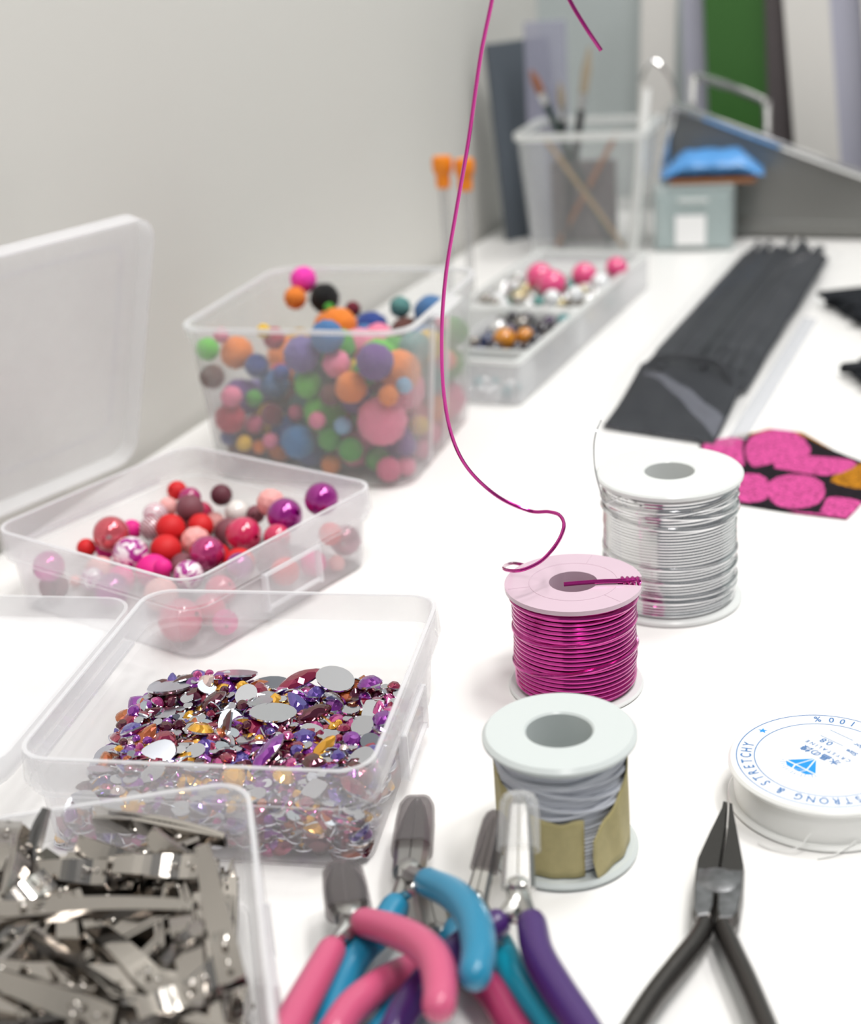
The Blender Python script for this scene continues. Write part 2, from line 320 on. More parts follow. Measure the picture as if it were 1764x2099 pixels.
POMPOMS = [(-46.2,-48.1,63.1,5.4, 'lime'), (-43.1,-24.3,54.5,8.0, 'orange'), (-30.8,-30.0,50.1,5.8, 'navy'), (-25.3,-24.8,39.6,7.1, 'steel'), (-44.9,-49.6,50.4,5.9, 'brown'), (-36.3,-49.7,41.0,5.1, 'pink'), (-29.8,-39.3,36.9,4.2, 'green'), (-39.4,-47.2,29.3,7.3, 'crimson'), (-32.1,-37.5,23.5,4.7, 'rose'), (-21.2,-44.8,18.2,3.8, 'pink'), (-34.8,-45.2,16.5,3.9, 'yellow'), (13.1,-39.0,54.7,6.6, 'pink'), (-2.2,-38.3,44.0,6.5, 'lime'), (22.5,-47.5,46.3,7.4, 'orange'), (34.7,-46.8,58.4,8.6, 'purple'), (-3.1,-40.1,59.1,8.7, 'violet'), (11.2,-42.3,68.5,7.7, 'steel'), (-11.1,-34.8,28.8,4.0, 'rose'), (4.6,-47.7,30.1,4.2, 'pink'), (-6.8,-46.1,18.5,8.1, 'blue'), (16.7,-47.2,27.7,4.2, 'sky'), (34.6,-43.3,29.6,11.7, 'pink'), (41.0,-49.9,43.8,4.7, 'orange'), (9.3,-45.9,20.7,5.9, 'green'), (20.1,-48.2,16.6,5.9, 'green'), (29.7,-40.5,9.8,5.9, 'green'), (7.1,-42.4,6.7,4.9, 'orange'), (-22.3,-25.7,62.4,5.3, 'crimson'), (-24.1,-33.0,67.9,3.4, 'yellow'), (-46.2,-32.4,65.2,3.7, 'pink'), (10.5,-42.9,41.0,5.4, 'brown'), (-20.6,-41.1,29.7,5.5, 'maroon'), (-43.0,-44.1,18.9,4.1, 'navy'), (-28.9,-41.3,13.5,3.4, 'orange'), (40.5,39.3,52.9,4.0, 'pink'), (43.1,48.6,46.3,7.4, 'green'), (41.5,-9.5,54.6,7.6, 'teal'), (46.6,-44.0,46.8,3.9, 'sky'), (43.5,31.7,36.2,5.4, 'orange'), (37.8,43.3,12.0,10.4, 'pink'), (41.6,10.5,18.0,7.1, 'orange'), (43.8,-18.3,19.0,4.7, 'yellow'), (43.1,-17.2,6.4,4.8, 'pink'), (43.5,-38.7,16.0,5.1, 'purple'), (40.9,18.0,8.7,7.1, 'crimson'), (43.1,-39.2,6.4,4.8, 'pink'), (37.5,-47.5,7.5,5.9, 'rose'), (-18.5,-30.1,46.9,4.1, 'navy'), (-36.7,50.8,71.9,6.9, 'hotpink'), (-37.7,40.1,64.9,5.9, 'orange'), (-25.4,49.3,62.7,7.8, 'black'), (-10.7,17.7,65.8,2.8, 'green'), (-8.8,45.3,58.1,4.1, 'maroon'), (14.8,51.3,57.8,5.5, 'teal'), (-12.9,26.9,8.8,7.2, 'navy'), (-39.0,-34.0,11.1,9.3, 'brown'), (-11.5,-20.2,25.9,9.0, 'teal'), (5.9,46.9,27.7,7.9, 'teal'), (-41.6,2.8,28.1,7.8, 'teal'), (-9.9,45.8,34.9,9.5, 'violet'), (-39.1,-15.6,11.3,9.1, 'steel'), (32.9,21.6,25.2,9.1, 'violet'), (16.9,28.0,38.9,8.3, 'steel'), (22.1,12.0,35.7,8.8, 'violet'), (-10.5,-8.6,14.2,7.5, 'crimson'), (-19.0,40.0,50.1,9.2, 'orange'), (43.1,7.0,51.1,7.7, 'yellow'), (-29.0,-6.9,20.1,6.9, 'navy'), (-41.5,33.3,8.1,6.5, 'purple'), (4.6,22.4,48.3,8.2, 'steel'), (6.7,1.7,40.3,9.4, 'crimson'), (10.2,33.6,8.6,7.0, 'lime'), (32.7,27.8,8.9,7.3, 'orange'), (18.9,-19.7,7.6,6.0, 'purple'), (-7.1,11.4,14.6,10.4, 'teal'), (-5.7,-33.7,9.2,7.6, 'navy'), (-17.0,-11.3,41.2,6.9, 'orange'), (32.9,-25.5,12.4,10.1, 'purple'), (16.3,-34.0,11.6,8.5, 'pink'), (32.0,34.2,44.5,9.0, 'steel'), (41.8,1.8,7.8,6.2, 'pink'), (-17.9,4.1,44.9,8.8, 'purple'), (-3.8,33.7,21.2,9.7, 'yellow'), (26.6,-19.3,52.4,8.7, 'lime'), (21.2,-4.9,32.3,8.5, 'crimson'), (-42.5,48.0,21.7,6.5, 'purple'), (-30.9,-3.6,36.7,6.9, 'crimson'), (36.9,-17.5,36.5,10.4, 'pink'), (19.1,-34.0,36.9,7.6, 'violet'), (21.0,44.9,11.3,8.8, 'brown'), (-5.1,12.5,41.9,6.7, 'violet'), (40.5,3.1,34.8,9.3, 'teal'), (-24.3,18.8,40.2,7.9, 'orange'), (16.3,11.1,51.9,8.3, 'pink'), (19.6,-21.3,25.8,9.3, 'green'), (41.1,-31.9,49.9,9.7, 'orange'), (28.3,-1.2,48.2,9.3, 'green'), (25.1,-34.0,49.5,6.3, 'green'), (3.7,46.3,8.9,7.3, 'lime'), (-23.4,16.6,9.2,7.6, 'steel'), (-3.9,10.5,58.4,9.6, 'orange'), (17.4,-5.1,10.9,9.0, 'navy'), (34.3,-6.8,19.4,10.0, 'crimson'), (32.0,48.0,56.4,8.7, 'steel'), (1.6,-2.6,8.7,7.1, 'pink'), (-24.4,-27.8,8.4,6.8, 'orange'), (7.9,9.1,7.8,6.2, 'crimson'), (21.7,46.9,28.0,7.9, 'crimson'), (-41.1,46.6,38.0,8.9, 'yellow'), (-23.3,-13.9,8.8,7.2, 'pink'), (-8.9,-2.0,29.9,9.7, 'purple'), (-38.9,2.8,10.9,9.3, 'purple'), (5.9,-4.6,23.0,6.8, 'purple'), (-21.0,26.5,25.1,9.4, 'orange'), (-25.8,34.2,37.7,6.1, 'crimson'), (-37.9,20.3,18.5,9.8, 'navy'), (-27.3,31.5,9.7,8.0, 'yellow'), (-11.3,15.2,30.6,6.5, 'lime'), (-17.4,-34.0,19.1,7.6, 'navy'), (-11.8,-21.2,8.1,6.5, 'teal'), (28.8,36.1,21.2,6.5, 'green'), (1.8,40.6,48.8,9.3, 'navy'), (13.9,33.6,23.7,8.2, 'lime'), (-9.8,27.8,39.9,9.2, 'steel'), (6.3,-23.7,57.8,10.3, 'green'), (-25.1,7.9,26.3,9.7, 'lime'), (4.3,34.0,35.0,6.3, 'crimson'), (-4.8,-7.9,52.2,9.8, 'brown'), (28.9,6.7,9.3,7.7, 'green'), (30.0,19.0,46.7,6.5, 'teal'), (3.5,22.2,7.8,6.2, 'violet'), (-25.1,-14.3,30.7,6.6, 'brown'), (-42.5,35.1,23.9,6.6, 'brown'), (15.2,6.0,22.6,7.3, 'steel'), (-40.1,26.9,38.0,9.9, 'orange'), (18.7,46.5,44.7,9.1, 'brown'), (-27.2,46.4,8.7,7.1, 'green'), (38.8,45.0,31.0,9.6, 'green'), (42.4,19.2,39.9,7.7, 'pink'), (-41.2,46.7,8.5,6.9, 'orange'), (2.6,-15.4,30.8,6.8, 'lime'), (-26.9,44.8,25.7,9.9, 'lime'), (-11.8,45.3,10.0,8.4, 'navy'), (-6.1,-23.7,42.4,8.8, 'teal'), (3.9,-19.2,14.0,10.5, 'crimson'), (-40.4,-31.4,34.2,9.4, 'purple'), (4.9,17.8,29.7,10.0, 'crimson'), (-21.7,1.1,9.7,8.1, 'purple'), (3.0,-33.5,28.9,10.2, 'lime'), (-29.6,-25.4,22.3,7.7, 'yellow'), (13.3,-16.6,41.8,8.6, 'yellow'), (18.3,19.8,13.3,9.7, 'yellow'), (-40.5,-13.8,29.2,8.9, 'violet'), (13.0,-6.1,54.5,8.0, 'pink')]
PLIERS = {'pink_cutter': {'tip': [-29.3,317.5,15.0], 'pivot': [-26.9,298.4,13.0], 'left': [[-27.7,294.0,13.0],[-31.0,286.3,13.0],[-34.7,273.8,14.0],[-38.7,258.6,16.0],[-40.9,249.2,17.0],[-43.0,239.3,18.0]], 'right': [[-25.5,295.4,14.0],[-22.9,292.4,16.0],[-16.1,283.7,20.0],[-9.8,273.4,24.0],[-5.9,262.9,27.0],[-5.0,253.4,28.0],[-5.5,247.1,28.0]]}, 'blue_cutter': {'tip': [-9.3,352.3,10.0], 'pivot': [-12.0,314.9,13.0], 'left': [[-12.6,314.7,12.0],[-15.8,304.0,11.0],[-19.2,296.9,10.0],[-24.2,290.6,9.0],[-28.1,282.3,8.0],[-30.9,270.6,8.0],[-32.6,258.3,8.0]], 'right': [[-10.7,311.2,15.0],[-7.0,303.8,18.0],[-0.9,291.3,23.0],[3.2,276.8,27.0],[3.9,263.3,29.0],[2.6,255.1,29.0]]}, 'purple_long': {'tip': [17.3,314.5,34.0], 'pivot': [14.9,295.9,20.0], 'left': [[13.6,291.3,19.0],[8.8,287.0,17.0],[-0.4,282.5,14.0],[-7.2,276.0,12.0],[-12.8,267.9,11.0],[-16.4,260.6,10.0]], 'right': [[15.7,291.0,19.0],[17.1,283.5,19.0],[17.7,273.5,18.0],[21.0,262.5,17.0],[24.6,253.3,16.0],[28.3,243.5,15.0]]}, 'teal_long': {'tip': [11.5,324.1,22.0], 'pivot': [4.8,307.1,9.0], 'left': [[4.1,303.8,8.0],[-0.1,300.7,6.0],[-6.8,288.0,5.0],[-15.4,273.2,5.0],[-20.3,265.3,5.0]], 'right': [[5.8,304.4,8.0],[9.1,291.2,8.0],[11.8,280.6,8.0],[15.3,271.1,8.0],[19.3,261.5,8.0],[23.3,251.7,8.0]]}, 'crimson': {'tip': [-8.8,326.4,5.0], 'pivot': [-5.5,298.2,6.0], 'left': [[-6.1,294.6,6.0],[-10.0,286.5,7.0],[-17.3,279.3,9.0],[-22.6,272.1,11.0],[-26.4,266.2,12.0],[-29.5,258.5,13.0]], 'right': [[-4.2,294.4,6.0],[0.3,288.1,6.0],[4.5,280.0,6.0],[7.4,274.3,6.0],[10.3,265.1,6.0],[13.9,256.0,6.0]]}}
BLACK = {'Lj': [[76.0,345.8],[74.9,342.4],[68.8,330.4],[62.8,318.0],[60.0,307.9],[57.6,297.4],[57.6,292.6],[61.2,292.6],[62.8,296.8],[64.7,303.7],[68.1,314.5],[73.7,332.9],[76.8,345.2]], 'Rj': [[77.2,344.9],[74.2,332.8],[68.4,314.5],[65.0,303.7],[63.4,296.7],[62.4,291.6],[66.4,290.3],[68.5,293.5],[71.7,302.9],[74.4,313.3],[76.5,332.5],[77.4,341.0],[77.9,344.4]], 'hl': [[60.3,294.4,8.0],[56.7,288.0,8.0],[51.7,281.2,8.0],[44.1,271.0,8.0],[37.0,260.1,8.0],[30.8,249.5,8.0],[25.6,239.6,8.0]], 'hr': [[64.5,293.1,8.0],[65.0,283.8,8.0],[65.8,273.4,8.0],[66.4,262.8,8.0],[66.7,255.6,8.0],[66.5,244.7,8.0],[66.1,235.8,8.0]], 'jointL': [[62.3,313.7],[60.6,307.8],[58.2,297.7],[58.5,294.6],[61.3,294.8],[62.9,298.5],[64.4,304.6],[66.9,312.3]], 'jointR': [[68.5,312.5],[65.6,303.6],[64.0,296.6],[63.7,293.2],[66.7,292.9],[68.3,295.3],[71.2,303.0],[73.3,311.5]], 'boss': [66.4,308.1,8.0]}
CLIPS = [([-61.2,281.3,31.0],[-113.5,284.3,31.0],0, 'long silver clip lying straight across the front of the heap'), ([-62.0,306.7,30.0],[-49.5,257.3,27.0],10, 'silver clip standing lengthwise along the right wall, two dots on its arm'), ([-58.5,316.3,25.0],[-94.6,328.2,27.0],75, 'dark clip on its side along the back of the heap, serrated edge up'), ([-101.9,320.9,36.0],[-105.9,311.9,24.0],70, 'clip poking upright above the back left of the heap'), ([-95.1,317.1,28.0],[-77.5,309.3,24.0],55, 'bright mirror-like clip slanting behind the middle of the heap'), ([-75.7,314.7,31.0],[-65.8,307.2,25.0],60, 'pale gold lit clip tilted behind the right wall clip'), ([-104.6,307.6,27.0],[-85.7,305.4,26.0],45, 'curved clip lying crosswise left of the middle'), ([-86.2,306.8,27.0],[-62.8,304.1,26.0],35, 'clip lying crosswise just behind the long front clip'), ([-85.3,282.1,27.0],[-65.0,259.2,24.0],0, 'broad flat clip showing its plain grey back, diagonal in front'), ([-98.2,282.3,27.0],[-75.4,258.6,25.0],70, 'narrow clip on edge, diagonal, left of the broad flat clip'), ([-106.1,269.2,27.0],[-73.7,252.1,26.0],55, 'clip with toothed jaw edge showing along the front left'), ([-61.2,283.3,25.0],[-58.4,252.8,24.0],10, 'plain grey clip lying lengthwise beside the right wall clip'), ([-109.0,294.1,28.0],[-109.9,318.1,30.0],60, 'shiny clip pointing to the back at the left edge'), ([-108.1,292.7,27.0],[-100.0,301.6,27.0],30, 'short looking clip aimed right at the left edge'), ([-69.4,269.0,24.0],[-62.7,277.4,26.0],60, 'small tilted clip with gold glint in front of the long clip'), ([-70.3,252.7,26.0],[-60.1,256.9,26.0],20, 'bright clip near the front wall, below the broad flat clip'), ([-113.5,303.1,29.0],[-115.1,325.4,27.0],10, 'flat clip in the back left corner of the view')]
LOOSE_WIRE = [[28.6,450.0,37.1],[24.7,442.0,41.0],[22.3,431.0,44.8],[23.2,424.0,46.9],[27.6,420.0,48.5],[34.1,424.0,49.5],[39.7,428.0,53.6],[42.4,433.0,57.0],[41.7,438.0,58.6],[38.5,441.0,59.0],[32.4,444.0,58.6],[22.4,446.0,63.6],[13.3,446.0,73.8],[8.6,445.0,85.8],[6.8,444.0,101.8],[7.4,442.0,121.4],[9.8,440.0,140.1],[14.0,438.0,159.4],[18.7,436.0,180.0],[23.1,434.0,202.4],[27.1,432.0,218.0],[30.7,431.0,233.1],[35.4,431.0,241.5],[40.4,431.0,239.9],[45.2,431.0,224.6],[48.7,431.0,216.6],[52.7,431.0,209.6],[57.2,431.0,202.6]]
TAIL = [[64.6,428.8,38.6],[59.8,428.5,38.6],[54.0,429.1,38.6],[46.9,429.1,38.6],[41.3,428.9,38.6]]
SILVER_END = [[61.7,478.0,45.9],[60.0,480.0,50.7],[58.8,482.0,57.4],[58.9,484.0,64.9],[60.1,486.0,69.6],[62.4,490.0,72.3]]
FAB_OUT = [[130.3,655.6],[148.6,661.4],[166.6,669.5],[180.2,659.6],[188.0,634.1],[195.8,617.4],[204.0,599.9],[194.4,576.1],[181.1,568.3],[176.8,561.6],[170.6,552.9],[150.5,564.0],[130.2,577.9],[119.0,593.3]]
FAB_PET = [[[130.6,657.1],[152.0,659.7],[147.1,642.6],[142.7,616.5],[130.4,624.8]],[[152.1,651.0],[159.9,663.9],[171.4,667.1],[178.0,655.1],[176.7,630.3],[165.7,623.6],[152.7,620.3],[147.2,618.5],[147.6,633.3]],[[154.0,617.1],[172.0,628.2],[190.5,621.4],[192.4,612.3],[178.6,600.8],[166.6,607.4]],[[132.0,608.6],[146.3,610.0],[149.6,601.0],[145.7,582.8],[138.5,576.4],[126.2,581.3]],[[151.5,602.0],[164.2,605.9],[171.6,596.6],[169.2,580.9],[162.3,569.8],[151.4,567.6],[145.7,575.0],[147.1,587.8]],[[170.3,578.1],[179.7,571.1],[180.8,567.1],[169.6,549.5],[161.4,559.5],[165.8,568.7]],[[146.3,566.0],[162.4,559.8],[169.1,550.8],[149.9,561.6]]]
FAB_OR = [[[174.3,596.1],[186.5,607.7],[195.0,614.6],[209.6,617.5],[197.8,580.7],[185.1,581.8],[179.5,586.9]],[[148.1,658.9],[166.0,666.9],[179.5,656.8],[187.5,632.3],[189.6,639.9],[181.5,664.3],[167.7,674.0],[149.3,664.6]]]
# ================================================================== THE ROOM
A = Vector((0.3827, 0.9239)); Bv = Vector((0.9239, -0.3827)); CORNER = Vector((123.0, 1342.3))
def ab(a, b): p = CORNER + A * a + Bv * b; return (p.x, p.y)
WROT = math.atan2(Bv.y, Bv.x)
def slab(name, corners, z0, z1, m, kind='structure', parent=None):
    mb = MB(); mb.loft([[(*c, z0) for c in corners], [(*c, z1) for c in corners]]); o = mb.build(name, m, parent)
    if kind: o['kind'] = kind
    return o
slab('floor', [ab(-2400, 0), ab(-2400, 2400), ab(0, 2400), ab(0, 0)], -750, -735, M_FLOOR)
slab('wall_left', [ab(-2400, -60), ab(-2400, 0), ab(60, 0), ab(60, -60)], -750, 1700, M_WALL)
slab('wall_back', [ab(0, 0), ab(0, 2400), ab(60, 2400), ab(60, 0)], -750, 1700, M_WALL2)
table = thing('craft_table', 'long white laminate worktable carrying all the craft supplies', 'table', (*ab(-700, 400), -735), math.degrees(WROT))
mb = MB(); mb.box((0, 0, 722), (790, 1390, 26), bev=2); mb.build('tabletop', M_TABLE, table, smooth=True)
for sx in (-1, 1):
    for sy in (-1, 1):
        mb = MB(); mb.box((sx * 360, sy * 655, 354.5), (36, 36, 709), bev=2); mb.build('leg', M_LEG, table)

# ================================================================== CLEAR HINGED BOXES
def box_body(hx, hy, h, r=10, wall=1.0):
    mb = MB(); st = h * 0.62
    mb.loft([rrect(hx - 5.5, hy - 5.5, r - 2, 0), rrect(hx - 4.2, hy - 4.2, r - 1, 1.2), rrect(hx - 2.6, hy - 2.6, r, st), rrect(hx - 0.6, hy - 0.6, r + 1, st + 0.6), rrect(hx - 0.6, hy - 0.6, r + 1, st + 2.2), rrect(hx - 1.6, hy - 1.6, r, st + 2.8), rrect(hx - 0.8, hy - 0.8, r, h - 1), rrect(hx - 0.9, hy - 0.9, r, h - 0.2),
             rrect(hx - 2.0, hy - 2.0, r - 1, h - 0.2), rrect(hx - 2.9, hy - 2.9, r - 1, st + 2), rrect(hx - 3.8, hy - 3.8, r - 1, st), rrect(hx - 5.4, hy - 5.4, r - 2, 1.4)])
    return mb
def rim_strip(hx, hy, h, r=10):
    mb = MB()
    mb.loft([rrect(hx - 0.7, hy - 0.7, r, h - 0.7), rrect(hx - 0.5, hy - 0.5, r, h), rrect(hx - 1.7, hy - 1.7, r - 1, h), rrect(hx - 1.7, hy - 1.7, r - 1, h - 0.7)], closed=True)
    return mb
def rim_band(hx, hy, h, r=10):
    mb = MB(); st = h * 0.62 + 2.6
    mb.loft([rrect(hx - 0.2, hy - 0.2, r, st), rrect(hx + 0.2, hy + 0.2, r, st + 1), rrect(hx - 0.3, hy - 0.3, r, h - 1.5), rrect(hx - 0.75, hy - 0.75, r, h - 1.2), rrect(hx - 0.75, hy - 0.75, r, st)], closed=True)
    return mb
def lid_tray(hx, hy, d, r=10):
    mb = MB()
    mb.loft([rrect(hx - 1.2, hy - 1.2, r, 0), rrect(hx, hy, r + 1, 1.2), rrect(hx + 0.4, hy + 0.4, r + 1, d), rrect(hx - 0.8, hy - 0.8, r, d), rrect(hx - 1.2, hy - 1.2, r, 1.3)])
    return mb
def latch(parent, x, y0, y1, ztop, out=2.2):
    mb = MB(); ym = (y0 + y1) / 2
    mb.box((x + 0.9, ym, ztop - 7), (1.0, y1 - y0, 14), bev=0.4)
    o = mb.build('latch', M_BOX, parent)
    mb = MB()
    mb.box((x + 1.6, y0, ztop - 7.5), (2.6, 1.2, 15)); mb.box((x + 1.6, y1, ztop - 7.5), (2.6, 1.2, 15))
    mb.box((x + 1.8, ym, ztop - 13.8), (1.6, y1 - y0, 1.2)); mb.box((x + 1.8, ym, ztop - 0.4), (1.6, y1 - y0, 1.2))
    mb.build('latch_frame', M_BOXRIM, o)
    return o
def hinged_box(label, cx, cy, ang, w, d, h, lid=None, m=None):
    t = thing('clear_box', label, 'box', (cx, cy, 0), ang)
    box_body(w / 2, d / 2, h).build('body', m or M_BOX, t, smooth=True)
    rim_band(w / 2, d / 2, h).build('rim_band', M_BAND, t, smooth=True)
    rim_strip(w / 2, d / 2, h).build('rim', M_BOXRIM, t, smooth=True)
    latch(t, w / 2 - 2.0, -16, 14, h * 0.66)
    if lid is not None:
        hin = MB(); hin.box((-w / 2 - 1.2, 0, h * 0.66), (3.4, d * 0.66, 1.2)); hin.build('hinge', M_BOXRIM, t)
        lw_ = w / 2 + (5 if lid == 'up' else 0); lo = lid_tray(lw_, d / 2, 9).build('lid', M_LID, t, smooth=True)
        rib = MB(); rib.loft([rrect(w / 2 - 8, d / 2 - 8, 7, -0.5), rrect(w / 2 - 8, d / 2 - 8, 7, 0.15), rrect(w / 2 - 10, d / 2 - 10, 6, 0.15), rrect(w / 2 - 10, d / 2 - 10, 6, -0.5)], closed=True)
        rb = rib.build('stacking_ridge', M_BOXRIM, lo)
        if lid == 'up':       # stands on its hinge edge, leaning back a little
            lo.rotation_euler = (0, R(107), 0)
            lo.location = ((-w / 2 - 26) * MM, 0, (h * 0.66 + 57.5) * MM)
        else:                 # folded right open on its stiff hinge, level beside the box
            lo.rotation_euler = (0, 0, 0)
            lo.location = ((-w - 5) * MM, 0, 21 * MM)
    return t
GEM = (-59.3, 394.3, -11.8, 103, 110, 34); PNK = (-94.9, 534.5, -37.6, 108, 108, 34); CLP = (-97.5, 271.5, 8.5, 108, 108, 34)
gem_box = hinged_box('clear plastic box holding a heap of mixed rhinestones, lid folded open level', *GEM, lid='flat')
pink_box = hinged_box('clear plastic box of large red and pink beads, lid standing open', *PNK, lid='up', m=M_BOXPINK)
clip_box = hinged_box('clear plastic box crammed with silver metal hair clips', *CLP)

# ================================================================== POMPOM BIN
bin_ = thing('storage_bin', 'tall frosted plastic bin full of multicoloured pompoms by the wall', 'bin', (-38.3, 688.3, 0), -18.4)
mb = MB(); hx, hy, h = 55.5, 61, 76
mb.loft([rrect(hx - 8, hy - 8, 12, 0), rrect(hx - 6, hy - 6, 13, 1.5), rrect(hx - 1.5, hy - 1.5, 14, h - 6), rrect(hx, hy, 14.5, h - 5.5), rrect(hx + 0.4, hy + 0.4, 14.5, h), rrect(hx - 1.8, hy - 1.8, 13, h), rrect(hx - 2.8, hy - 2.8, 13, h - 5), rrect(hx - 7.6, hy - 7.6, 12, 1.8)])
mb.build('body', M_BIN, bin_, smooth=True)
mb = MB(); mb.loft([rrect(hx + 0.2, hy + 0.2, 14.5, h - 1.6), rrect(hx + 0.9, hy + 0.9, 14.8, h - 0.8), rrect(hx + 0.2, hy + 0.2, 14.5, h + 0.6), rrect(hx - 1.8, hy - 1.8, 13.2, h + 0.4), rrect(hx - 2.0, hy - 2.0, 13.2, h - 1.6)], closed=True)
mb.build('rim', M_BOXRIM, bin_, smooth=True)
for y in (-22, 2):
    mb = MB(); mb.loft([[(hx - 7.0, y - 1.5, 3), (hx - 5.6, y - 1.5, 3), (hx - 5.6, y + 1.5, 3), (hx - 7.0, y + 1.5, 3)], [(hx - 1.6, y - 1.5, 69), (hx + 0.4, y - 1.5, 69), (hx + 0.4, y + 1.5, 69), (hx - 1.6, y + 1.5, 69)]])
    mb.build('side_rib', M_BOXRIM, bin_)
mb = MB(); mb.box((hx + 2, -10, h - 1.5), (8, 34, 2.4), bev=0.8); mb.build('handle_lip', M_BOXRIM, bin_, smooth=True)

COLS = dict(lime=(.12, .50, .04), orange=(.80, .22, .03), navy=(.03, .06, .25), steel=(.07, .17, .36), brown=(.13, .05, .04), pink=(.80, .22, .34), green=(.06, .30, .03), crimson=(.45, .03, .06), rose=(.62, .12, .22), yellow=(.78, .48, .03), purple=(.13, .05, .22), violet=(.16, .12, .30), blue=(.04, .17, .38), sky=(.25, .45, .66), maroon=(.16, .015, .03), teal=(.10, .25, .24), hotpink=(.90, .05, .45), black=(.006, .006, .006))
NICE = dict(lime='bright green', navy='navy', steel='steel blue', rose='rose pink', sky='pale blue', hotpink='hot pink', teal='grey teal', violet='greyish violet', lime2='')
rng = random.Random(5)
def pom_mesh(seed):
    g = random.Random(seed); bm = bmesh.new(); bmesh.ops.create_icosphere(bm, subdivisions=4, radius=1.0)
    for v in bm.verts: v.co *= 0.93 + 0.13 * g.random()
    me = bpy.data.meshes.new('pompom'); bm.to_mesh(me); bm.free(); me.materials.append(M_POM)
    me.polygons.foreach_set('use_smooth', [True] * len(me.polygons)); return me
pmesh = [pom_mesh(i) for i in range(3)]
def in_box(pose, x, y, z):
    a = R(pose[2]); return (pose[0] + x * math.cos(a) - y * math.sin(a), pose[1] + x * math.sin(a) + y * math.cos(a), z)
def zone(x, y, hx, hy, fine=True):
    fb = 'front' if y < -hy / 3 else 'back' if y > hy / 3 else 'middle'
    lr = 'wall side' if x < -hx / 3 else 'aisle side' if x > hx / 3 else 'centre'
    return fb, lr
POSE_BIN = (-38.3, 688.3, -18.4)
def nearest_diff(i, pts):
    x, y, z, r, c = pts[i]; best = None
    for j, q in enumerate(pts):
        if q[4] == c: continue
        d = (q[0] - x) ** 2 + (q[1] - y) ** 2 + (q[2] - z) ** 2
        if best is None or d < best[0]: best = (d, q[4])
    return best[1]
PP = []
for (x, y, z, r, c) in POMPOMS:
    PP.append((x, y, z, r, c))
for i, (x, y, z, r, c) in enumerate(PP):
    o = bpy.data.objects.new('pompom', pmesh[i % 3]); COL.objects.link(o)
    o.location = [k * MM for k in in_box(POSE_BIN, x, y, z)]; o.scale = [r * MM * 0.97] * 3
    o.rotation_euler = (rng.random() * 6, rng.random() * 6, rng.random() * 6); o.color = (*COLS[c], 1)
    size = 'big' if r > 9 else 'small' if r < 5.5 else 'medium'
    lev = 'on top' if z > 58 else 'upper layer' if z > 38 else 'halfway down' if z > 20 else 'bottom layer'
    side = 'at the front wall' if y < -30 else 'in the middle' if y < 15 else 'further back'
    if x > 30: side = 'by the open side' if y < 15 else 'back corner'
    tag(o, f'{size} {NICE.get(c, c)} pompom {lev} {side}, by a {NICE.get(nearest_diff(i, PP), nearest_diff(i, PP))} one', 'pompom', 'pompoms in the frosted bin')

# ================================================================== BEADS IN THE PINK BOX
BC = dict(redmatte=((.66, .008, .012), M_BEADM, 'matte red'), berry=((.42, .01, .14), M_BEADG, 'glossy berry'), mauve=((.20, .06, .08), M_BEADM, 'dull mauve'), maroon=((.12, .025, .04), M_BEADM, 'dark maroon'), white=((.86, .82, .78), M_BEADG, 'white'), blushfacet=((.86, .40, .38), M_BEADM, 'pale pink faceted'), purple=((.33, .004, .24), M_BEADP, 'shiny purple'), raspberry=((.62, .02, .10), M_BEADG, 'glossy raspberry'), iris=((.50, .03, .18), M_BEADP, 'iridescent red violet'), stripe=((1, 1, 1), M_STRIPE, 'white striped'), stripedark=((1, 1, 1), M_STRIPED, 'dark striped'), irisred=((.68, .10, .13), M_BEADP, 'iridescent coral red'), hotpink=((.80, .01, .26), M_BEADM, 'hot pink'), marble=((1, 1, 1), M_MARBLE, 'marbled white'), blush=((.85, .42, .40), M_BEADM, 'pale pink'), magenta=((.62, .02, .34), M_BEADP, 'shiny magenta'), mauvepearl=((.34, .10, .16), M_BEADP, 'pearly mauve'))
def bead_mesh(m, facet=False):
    mb = MB()
    if facet:
        bm = bmesh.new(); bmesh.ops.create_icosphere(bm, subdivisions=2, radius=1000)
        mb.add([v.co for v in bm.verts], [[v.index for v in f.verts] for f in bm.faces]); bm.free()
        return mb.build('bead', m, link=False).data
    h = 0.16; n = 18; a0 = math.asin(h)
    prof = [(math.sin(a0 + (math.pi - 2 * a0) * k / n) * 1000, math.cos(a0 + (math.pi - 2 * a0) * k / n) * 1000) for k in range(n + 1)]
    mb.lathe(prof, 32, closed=True)
    return mb.build('bead', m, smooth=True, angle=60, link=False).data
bmesh_cache = {}
def bead(c, x, y, z, r, label, group, seed, cat='bead'):
    col, m, _ = BC[c]; key = (m.name, 'facet' in c)
    if key not in bmesh_cache: bmesh_cache[key] = bead_mesh(m, key[1])
    o = bpy.data.objects.new('bead', bmesh_cache[key]); COL.objects.link(o)
    o.location = (x * MM, y * MM, z * MM); o.scale = [r * MM] * 3; o.color = (*col, 1)
    g = random.Random(seed); o.rotation_euler = (g.uniform(0.9, 2.2), g.uniform(-0.6, 0.6), g.uniform(0, 6.3))
    return tag(o, label, cat, group)
PB = [(x, y, z, r, c) for x, y, z, r, c in PINK_BEADS]
for i, (x, y, z, r, c) in enumerate(PB):
    fb, lr = zone(x, y, 50, 50)
    size = 'large' if r > 6.3 else 'small' if r < 4.6 else 'mid sized'
    near = BC[nearest_diff(i, PB)][2]
    lab = f'{size} {BC[c][2]} bead touching a {near} one, {"upper" if z > 11 else "bottom"} layer, box {fb}'
    bead(c, *in_box(PNK, x, y, z), r - 0.12, lab, 'large beads in the clear box', i)

